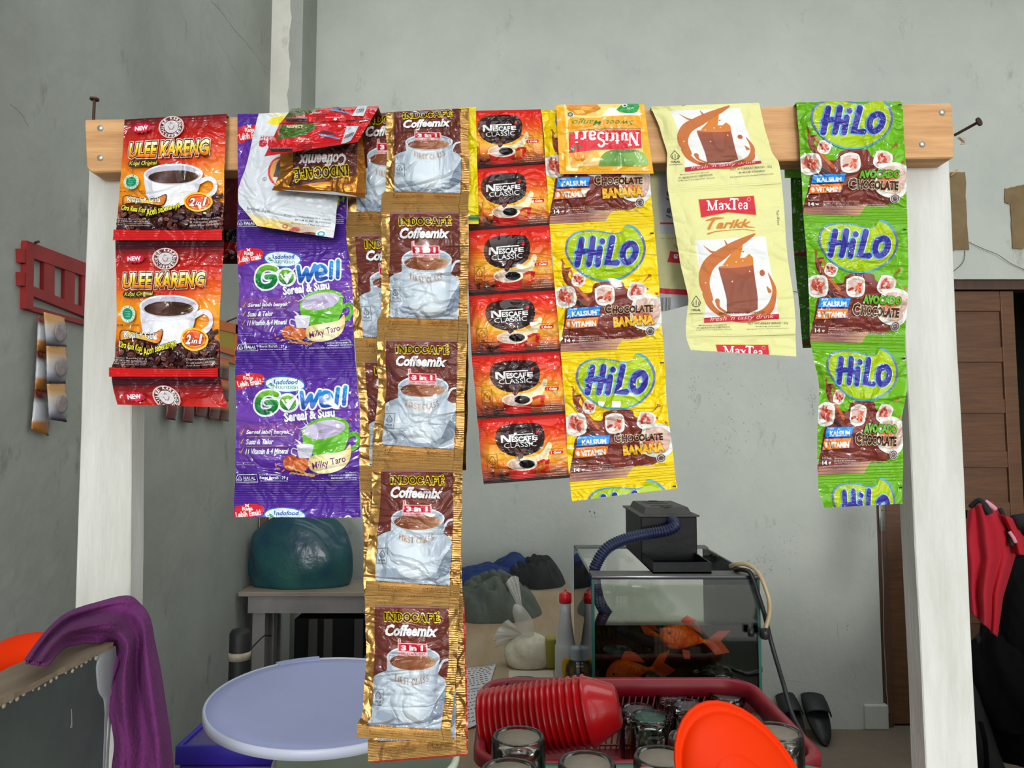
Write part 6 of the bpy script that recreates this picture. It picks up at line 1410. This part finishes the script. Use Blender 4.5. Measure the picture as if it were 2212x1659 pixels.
# ---- stack of red bowls
rbm = mat('bright_red_plastic', (182,12,20), .3, coat=.3)
ax = Vector((.945,-.16,.22)).normalized(); c0 = PY(1050,1566,1.17); c1 = PY(1262,1537,1.14); stepv = (c1-c0)/17; Rw = .050
Z_ = ax; Xx = Z_.orthogonal().normalized(); Yy = Z_.cross(Xx); MR = Matrix((Xx, Yy, Z_)).transposed().to_4x4()
bm = bmesh.new(); lathe(bm, [(Rw-.001,0),(Rw+.001,-.001),(Rw+.0025,.0005),(Rw+.002,.0028),(Rw-.0005,.0035),(Rw-.004,.012),(Rw-.019,.044),(Rw-.024,.047),(0,.047),(0,.045),(Rw-.025,.045),(Rw-.021,.043),(Rw-.006,.012)], 44, close=True)
b0 = bm2('plastic_bowl', bm, rbm); b0.rotation_euler = MR.to_euler(); b0.location = c0
lab = ['leftmost red plastic bowl of the nested stack, mouth outward']+[None]*16+['last red plastic bowl of the nested stack, its base showing on the right']
b0['label'] = lab[0]; b0['category'] = 'bowl'; b0['group'] = 'nested red plastic bowls in the red basket'
ords = ('second','third','fourth','fifth','sixth','seventh','eighth','ninth','tenth','eleventh','twelfth','thirteenth','fourteenth','fifteenth','sixteenth','seventeenth')
for k in range(1, 18):
    o = b0.copy(); COL.objects.link(o); o.location = c0+stepv*k*(1 if k < 15 else 1+.012*(k-14)); o['label'] = lab[17] if k == 17 else '%s red plastic bowl from the left in the nested stack' % ords[k-1]
# ---- orange scoop-shaped piece at the bottom edge
og = mat('bright_orange_plastic', (226,50,0), .55, spec=.12, sss=.05)
n, mm = 40, 36; P = np.zeros((n+1, mm+1, 3)); cx, cy = 1612, 1722; Y0 = .70
for i in range(n+1):
    for j in range(mm+1):
        a = 2*PI*j/mm; r = i/n; ex, ey = 228*math.cos(a)*r, (128 if math.sin(a) < 0 else 130)*math.sin(a)*r
        th = math.radians(62); x = cx+ex*math.cos(th)-ey*math.sin(th); y = cy+ex*math.sin(th)+ey*math.cos(th)
        dep = .020*max(0, 1-(r/.86)**2)**.6 if r < .86 else -.002*math.sin(PI*(r-.86)/.14)
        dep += .004*max(0, 1-(r/.45)**2)**.5
        P[i, j] = PY(x, y, Y0 - dep*1.0 + (x-1600)*.0001)
bm = bmesh.new(); V = [[bm.verts.new(P[i, j]) for j in range(mm)] for i in range(1, n+1)]; c_ = bm.verts.new(P[0, 0])
for j in range(mm): bm.faces.new((c_, V[0][j], V[0][(j+1) % mm]))
for i in range(n-1):
    for j in range(mm): bm.faces.new((V[i][j], V[i+1][j], V[i+1][(j+1) % mm], V[i][(j+1) % mm]))
bmesh.ops.recalc_face_normals(bm, faces=bm.faces); bmesh.ops.solidify(bm, geom=bm.faces[:], thickness=.0022)
tag(bm2('plastic_scoop', bm, og), 'bright orange rounded plastic scoop rising from the bottom edge in front of the glasses', 'scoop')
# ---- lavender lid and its tub
lav = mat('lavender_plastic', (164,172,212), .45, nscale=3, color2=(156,164,206), bump=.05, bscale=20, sss=.15); lavr = mat('pale_plastic_edge', (190,196,214), .4); tub = mat('pale_green_plastic', (206,216,196), .4, sss=.15)
tb = tag(empty('plastic_tub', (-.165, .875, TZ)), 'pale green plastic tub under the lavender lid at the bottom edge', 'tub')
bm = bmesh.new(); lathe(bm, [(0,.001),(.085,.001),(.092,.008),(.102,.19),(.105,.192),(.105,.198),(.100,.200),(.097,.196),(.088,.01),(0,.006)], 56, (-.165,.875,TZ)); bm2('tub_body', bm, tub, tb)
lc = PY(700,1516,.885); ld = tag(empty('round_lid', lc), 'large round lavender plastic lid tilted toward the camera', 'lid')
M = (Matrix.Rotation(math.radians(3.2), 4, 'X') @ Matrix.Rotation(math.radians(2.0), 4, 'Y')); RL = .131
bm = bmesh.new(); lathe(bm, [(0,.002),(RL*.80,.002),(RL*.86,.0042),(RL*.975,.0045),(RL*.985,.003),(RL*.985,-.004),(RL*.96,-.004),(RL*.955,.001),(RL*.8,0),(0,0)], 90, lc, M); bm2('lid_disc', bm, lav, ld)
bm = bmesh.new(); lathe(bm, [(RL*.985,-.0045),(RL*.998,-.0045),(RL*1.0,.0045),(RL*.99,.006),(RL*.975,.0055),(RL*.978,.003)], 90, lc, M, close=True); bm2('lid_rim', bm, lavr, ld)
bm = bmesh.new()
for k in range(13):
    a = math.radians(131-k*24/12); a2 = math.radians(131-(k+1)*24/12)
    if k < 12:
        P4 = [M @ Vector((r*math.cos(t), r*math.sin(t), z))+lc for r, t, z in ((RL*.95,a,.0058),(RL*1.035,a,.0062),(RL*1.035,a2,.0062),(RL*.95,a2,.0058))]; prism(bm, P4, Vector((0,0,-.004)))
bm2('lid_tab', bm, lav, ld, smooth=False)
# ---- purple drawers, clear basin, black tube
pz = .82; q = PZ(378,1612,pz); pur = mat('purple_plastic', (52,30,120), .35, sss=.1); purt = mat('clouded_purple_top', (84,74,126), .3); blue = mat('deep_blue_rim', (46,36,160), .35)
dc = tag(empty('drawer_cabinet', (q.x+.06, q.y+.15, 0)), 'purple plastic drawer cabinet with a blue rim left of the lavender lid', 'cabinet')
x1 = -.372; bm = bmesh.new(); bx(bm, q.x+.004, x1-.004, q.y+.004, q.y+.30, 0, pz-.03, bev=.006); bm2('cabinet_body', bm, pur, dc)
bm = bmesh.new(); bx(bm, q.x, x1, q.y, q.y+.008, pz-.03, pz, bev=.002); bx(bm, q.x, q.x+.008, q.y+.008, q.y+.31, pz-.03, pz, bev=.002); bx(bm, x1-.008, x1, q.y+.008, q.y+.31, pz-.03, pz, bev=.002); bx(bm, q.x, x1, q.y+.302, q.y+.31, pz-.03, pz, bev=.002); bm2('cabinet_rim', bm, blue, dc)
bm = bmesh.new(); bx(bm, q.x+.008, x1-.008, q.y+.008, q.y+.302, pz-.03, pz-.006); bm2('cabinet_top', bm, purt, dc, smooth=False)
for k in range(3):
    bm = bmesh.new(); bx(bm, q.x+.012, x1-.012, q.y-.004, q.y+.004, .06+k*.24, .27+k*.24, bev=.003); bm2('drawer', bm, pur, dc)
bm = bmesh.new(); q = PZ(770,1462,TZ); lathe(bm, [(.045,0),(.06,.01),(.075,.045),(.078,.046),(.062,.009),(.045,-.0)], 40, (-.27,q.y,TZ+.001), close=True); lathe(bm, [(0,.001),(.045,.001),(.045,.003),(0,.003)], 40, (-.27,q.y,TZ)); tag(bm2('clear_basin', bm, clr), 'shallow clear plastic bowl behind the lavender lid', 'bowl')
q = PY(519,1360,2.25); bm = bmesh.new(); e = tag(empty('black_tube', (q.x, 2.25, 0)), 'black upright tube with a pale band beside the left wall', 'tube')
lathe(bm, [(0,0),(.03,0),(.03,q.z-.01),(.024,q.z),(0,q.z)], 28, (q.x,2.25,0)); bm2('tube_body', bm, mat('matte_black', (18,18,18), .6), e)
z1_, z0_ = PY(519,1413,2.22).z, PY(519,1430,2.22).z; bm = bmesh.new(); lathe(bm, [(.0300,z0_),(.0325,z0_),(.0325,z1_),(.0300,z1_)], 28, (q.x,2.25,0), close=True); bm2('tube_band', bm, mat('pale_band', (176,166,146), .6, noise=.3, nscale=40), e)
hose('thin_cord', [(q.x+.03,2.25,PY(540,1404,2.25).z), PY(560,1383,2.5), PY(572,1373,2.8), PY(585,1374,2.88)], .003, cab, 'thin cord reaching from the black tube to the side table leg', 'cord', seg=6)
# ---- counter partition with purple cloth and orange chair
pn = mat('grey_green_panel', (84,92,88), .6, nscale=9, color2=(66,74,74)); pt = mat('worn_plywood_edge', (150,134,112), .7, nscale=8, stretch=(8,1,1), color2=(122,104,84)); drip = mat('grey_paint_drip', (150,154,156), .45)
c = PY(240,1387,.60); cp = tag(empty('counter_partition', (c.x-.02, .35, 0)), 'grey green counter partition with a plywood top edge at the lower left', 'partition')
bm = bmesh.new(); bx(bm, c.x-.034, c.x, .12, .598, 0, c.z-.004); bm2('panel', bm, pn, cp, smooth=False)
bm = bmesh.new(); bx(bm, c.x-.037, c.x+.0015, .12, .60, c.z-.004, c.z); 
bmesh.ops.subdivide_edges(bm, edges=[e_ for e_ in bm.edges if abs(e_.verts[0].co.y-e_.verts[1].co.y) > .3], cuts=60); rr = random.Random(1)
for v in bm.verts: v.co.x += rr.uniform(-.0008,.0008)
bm2('top_edge', bm, pt, cp, smooth=False)
def PXr(px, py): return PX(px, py, c.x)
bm = bmesh.new()
for pts, w_ in (([(232,1398),(228,1430),(230,1470),(233,1500),(229,1540),(226,1600),(222,1700)], [.010,.014,.013,.008,.0025,.002,.002]), ([(240,1400),(240,1440),(238,1480),(236,1520),(236,1560),(232,1620),(229,1700)], [.006,.010,.006,.004,.002,.002,.002]), ([(153,1532),(154,1560),(153,1572)], [.0005,.0008,.0016]), ([(212,1412),(218,1424)], [.006,.003])):
    P_ = [PXr(*q_) for q_ in pts]; rs = list(np.interp(np.linspace(0,1,(len(P_)-1)*6+1), np.linspace(0,1,len(w_)), w_)); k0 = len(bm.verts); tube(bm, spline(P_, 6), rs, 10)
    bm.verts.ensure_lookup_table()
    for v in bm.verts[k0:]: v.co.x = c.x + max(-.0005, (v.co.x-c.x)*.12+.0004)
bm2('paint_drip', bm, drip, cp)
bm = bmesh.new(); rr = random.Random(6)
for k in range(46):
    y_ = .28+k*.007; kk = rr.uniform(.35,.8); lathe(bm, [(0,.0012*kk),(.0022*kk,.0008*kk),(.0026*kk,0)], 8, (c.x, y_+rr.uniform(-.003,.003), c.z-.0045-rr.uniform(0,.0022)), Matrix.Rotation(PI/2, 4, 'Y'))
bm2('glue_beads', bm, mat('dry_glue', (190,176,146), .5), cp)
# purple cloth: from behind the partition, over its end, hanging down in front of the post
outer = [(52,1425),(75,1392),(110,1350),(150,1320),(210,1300),(275,1286),(305,1305),(325,1335),(336,1390),(348,1450),(360,1530),(370,1600),(376,1670),(380,1760)]
inner = [(100,1432),(112,1420),(128,1406),(150,1392),(185,1386),(215,1388),(238,1398),(256,1425),(244,1470),(238,1510),(240,1560),(246,1610),(240,1670),(238,1760)]
yo = [.50,.535,.575,.61,.635,.65,.655,.65,.645,.64,.635,.63,.63,.63]; yi = [.48,.50,.53,.56,.58,.592,.612,.607,.604,.604,.604,.604,.604,.604]
O3 = spline([(*a_, b_) for a_, b_ in zip(outer, yo)], 8); I3 = spline([(*a_, b_) for a_, b_ in zip(inner, yi)], 8); n = len(O3); mm = 46; P = np.zeros((n, mm+1, 3)); g1 = wob(77, 6, 2.5)
for i in range(n):
    s_ = i/(n-1)
    for j in range(mm+1):
        u = j/mm; p_ = O3[i].lerp(I3[i], u); ph = u*PI*3.4+.9*math.sin(s_*5)+.8*float(g1(s_*3, u)); amp = .011*math.sin(PI*u)**.6
        Y = p_.z - amp*math.sin(ph) - .012*math.sin(PI*u) - .006*abs(math.sin(PI*(u*2.3+s_*1.4)))
        P[i, j] = PY(p_.x, p_.y, Y)
gm_ = tag(gridmesh('purple_cloth', P, purp, None, thick=.0025), 'purple cloth draped over the end of the grey green partition', 'cloth')
bm = bmesh.new(); tube(bm, spline([PY(-60,1432,.80), PY(0,1422,.78), PY(45,1410,.77), PY(95,1402,.765), PY(150,1410,.77)], 6), [.012+.006*math.sin(k/24*PI) for k in range(25)], 16)
oc = tag(empty('plastic_chair', PY(0,1500,.79)), 'orange plastic chair whose back rail shows behind the partition', 'chair'); bm2('back_rail', bm, og, oc)
bm = bmesh.new(); q = PY(20,1440,.785); bx(bm, q.x-.14, q.x+.06, .775, .79, .78, q.z-.005, bev=.004); bm2('backrest', bm, og, oc)
bm = bmesh.new(); bx(bm, q.x-.17, q.x+.06, .79, 1.10, .44, .46, bev=.008); bm2('seat', bm, og, oc)
for sx_, sy_ in ((-.16,.80),(.04,.80),(-.16,1.07),(.04,1.07)): bm = bmesh.new(); tube(bm, [(q.x+sx_,sy_,.44 if sy_ > 1 else .80),(q.x+sx_*1.05,sy_,.0)], .014, 12); bm2('leg', bm, og, oc)
# ---- slippers by the wall
rub = mat('black_rubber', (26,27,28), .55)
def slipper(px, py0, py1, wpx, lean, label, first_=None):
    base = PY(px, py1, 3.25); top = PY(px, py0, 3.435); 
    e = tag(empty('slipper', (base.x, 3.37, 0)), label, 'slipper', 'pair of slippers leaning on the wall'); w_ = wpx/2*3.4/FPX; h = .25; n = 30
    def outl(k):
        P_ = []
        for i in range(n):
            a = 2*PI*i/n; yy = math.sin(a); ww = w_*(.82+.18*yy)*k; P_.append((ww*math.cos(a), (yy*.5+.5)*h*(k*.5+.5)))
        return P_
    T = Matrix.Rotation(math.radians(38), 4, 'X'); T = Matrix.Translation((base.x, 3.245, .014)) @ Matrix.Rotation(lean, 4, 'Y') @ T
    bm = bmesh.new(); prism(bm, [T @ Vector((x, y, 0)) for x, y in outl(1)], (T.to_3x3() @ Vector((0,0,-.016)))); bmesh.ops.bevel(bm, geom=bm.edges[:], offset=.003, segments=2, affect='EDGES'); bm2('sole', bm, rub, e)
    P = np.zeros((13, 9, 3))
    for i in range(13):
        for j in range(9):
            a = PI*i/12; yy = h*(.52+.40*j/8); ww = w_*(.98 if j < 5 else 1-.12*(j-4)/4); v = T @ Vector((-ww*math.cos(a), yy, .002+.045*math.sin(a)*(1-.45*(j/8)**2))); P[i, j] = v
    gridmesh('strap', P, rub, e, thick=.004)
slipper(1735, 1540, 1600, 46, -.08, 'black slipper leaning on the wall nearer to the cable')
slipper(1785, 1532, 1605, 56, .10, 'black slipper leaning on the wall nearer to the doorway')
# ---- red shirt over the handlebar of a motorcycle in the dark doorway
redsh = mat('red_shirt_cloth', (176,14,36), .85, bump=.2, bscale=200); bkm = mat('black_bike_plastic', (7,7,8), .8, spec=.1); rubt = mat('tyre_rubber', (14,14,14), .8)
MY = 2.45; top = PY(2118,1078,MY)
outl = [(2092,1110),(2118,1077),(2150,1092),(2185,1140),(2212,1170),(2210,1200),(2192,1190),(2190,1240),(2180,1235),(2160,1222),(2156,1290),(2152,1376),(2120,1352),(2098,1325),(2096,1240),(2090,1160)]
Lx = [(2092,1105),(2088,1160),(2090,1220),(2094,1280),(2097,1322)]; 
n, mm = 60, 60; P = np.zeros((n+1, mm+1, 3)); g1 = wob(5, 6, 4)
def edge(P_, t): q_ = [Vector((*p_, 0)) for p_ in P_]; k = t*(len(q_)-1); i_ = min(int(k), len(q_)-2); return q_[i_].lerp(q_[i_+1], k-i_)
Rx = [(2142,1084),(2185,1142),(2192,1200),(2165,1290),(2153,1376)]
for i in range(n+1):
    for j in range(mm+1):
        v, u = i/n, j/mm; a_, b_ = edge(Lx, v), edge(Rx, v); p_ = a_.lerp(b_, u); dy = .018*math.sin(u*PI*5+.8*math.sin(v*4)+float(g1(v*2, u)))*(.35+.65*v)+.05*math.sin(PI*u)
        P[i, j] = PY(p_.x, p_.y-6*math.sin(PI*u)*(1-v), MY-dy)
rs = tag(empty('red_shirt', top), 'red shirt with black and pale trim hanging by the doorway', 'shirt')
gridmesh('shirt_body', P, redsh, rs, thick=.003)
Ls = [(2160,1110),(2180,1160),(2192,1196)]; Rs = [(2185,1120),(2212,1165),(2216,1200)]; P = np.zeros((20, 20, 3))
for i in range(20):
    for j in range(20): v, u = i/19, j/19; p_ = edge(Ls, v).lerp(edge(Rs, v), u); P[i, j] = PY(p_.x, p_.y, MY-.03-.03*math.sin(PI*u)+.008*math.sin(u*9))
gridmesh('sleeve', P, redsh, rs, thick=.003)
bm = bmesh.new(); tube(bm, spline([PY(2096,1095,MY-.02), PY(2116,1080,MY-.045), PY(2130,1098,MY-.06), PY(2138,1110,MY-.065)], 5), [.008]*8+[.011]*8, 8); tube(bm, spline([PY(2160,1098,MY-.03), PY(2178,1140,MY-.04), PY(2186,1180,MY-.06)], 5), .007, 8); bm2('black_trim', bm, mat('black_trim_cloth', (24,18,20), .8), rs)
bm = bmesh.new(); tube(bm, spline([PY(2128,1083,MY-.05), PY(2140,1092,MY-.055), PY(2150,1100,MY-.055)], 5), .008, 8); tube(bm, spline([PY(2180,1148,MY-.06), PY(2188,1160,MY-.065), PY(2194,1172,MY-.065)], 5), .006, 8); bm2('pale_trim', bm, mat('pale_pink_trim', (206,150,160), .8), rs)
mc = tag(empty('motorcycle', (top.x+.1, MY+.25, 0)), 'black motorcycle parked in the dark behind the red shirt', 'motorcycle')
bm = bmesh.new(); tube(bm, spline([PY(2085,1110,MY+.06), PY(2130,1125,MY+.1), PY(2200,1150,MY+.06), PY(2290,1120,MY+.05)], 6), .014, 10); bm2('handlebar', bm, bkm, mc)
bm = bmesh.new(); tube(bm, [PY(2192,1128,MY-.03), PY(2260,1118,MY-.02)], .024, 14); bm2('grip', bm, rubt, mc)
def bbox_(name, x0, x1, y0, y1, Ya, Yb, m, bev=.03):
    a_, b_ = PY(x0, y0, Ya), PY(x1, y1, Ya); bm = bmesh.new(); bx(bm, a_.x, b_.x, Ya, Yb, max(0.002, b_.z), a_.z, bev=bev); bm2(name, bm, m, mc)
def blob_(name, px, py0, py1, wpx, Ya, m, sd):
    a_, b_ = PY(px, py0, Ya), PY(px, py1, Ya); lump(name, (a_.x, Ya, max(.02, b_.z)), wpx/2*Ya/FPX, .11, a_.z-max(.02, b_.z), m, None, None, sd, .22, 2.6, .05, parent=mc, tag_=False)
blob_('fairing', 2225, 1180, 1420, 190, MY+.2, bkm, 4); blob_('leg_shield', 2165, 1350, 1560, 120, MY+.22, bkm, 9); blob_('engine_cover', 2230, 1480, 1640, 190, MY+.26, bkm, 13)
bm = bmesh.new(); tube(bm, [PY(2118,1560,MY+.1), PY(2128,1600,MY+.1), (PY(2132,1600,MY+.1).x, MY+.1, .002)], .008, 8); bm2('side_stand', bm, bkm, mc)
bm = bmesh.new(); w0 = PY(2190,1620,MY+.25); R0 = .28; tubep = [Vector((w0.x+R0*math.cos(a)*.55, MY+.2+R0*math.sin(a)*.3, .32+R0*math.sin(a))) for a in (2*PI*k/36 for k in range(37))]; tube(bm, tubep, .04, 12, cap=False); bm2('front_wheel', bm, rubt, mc)
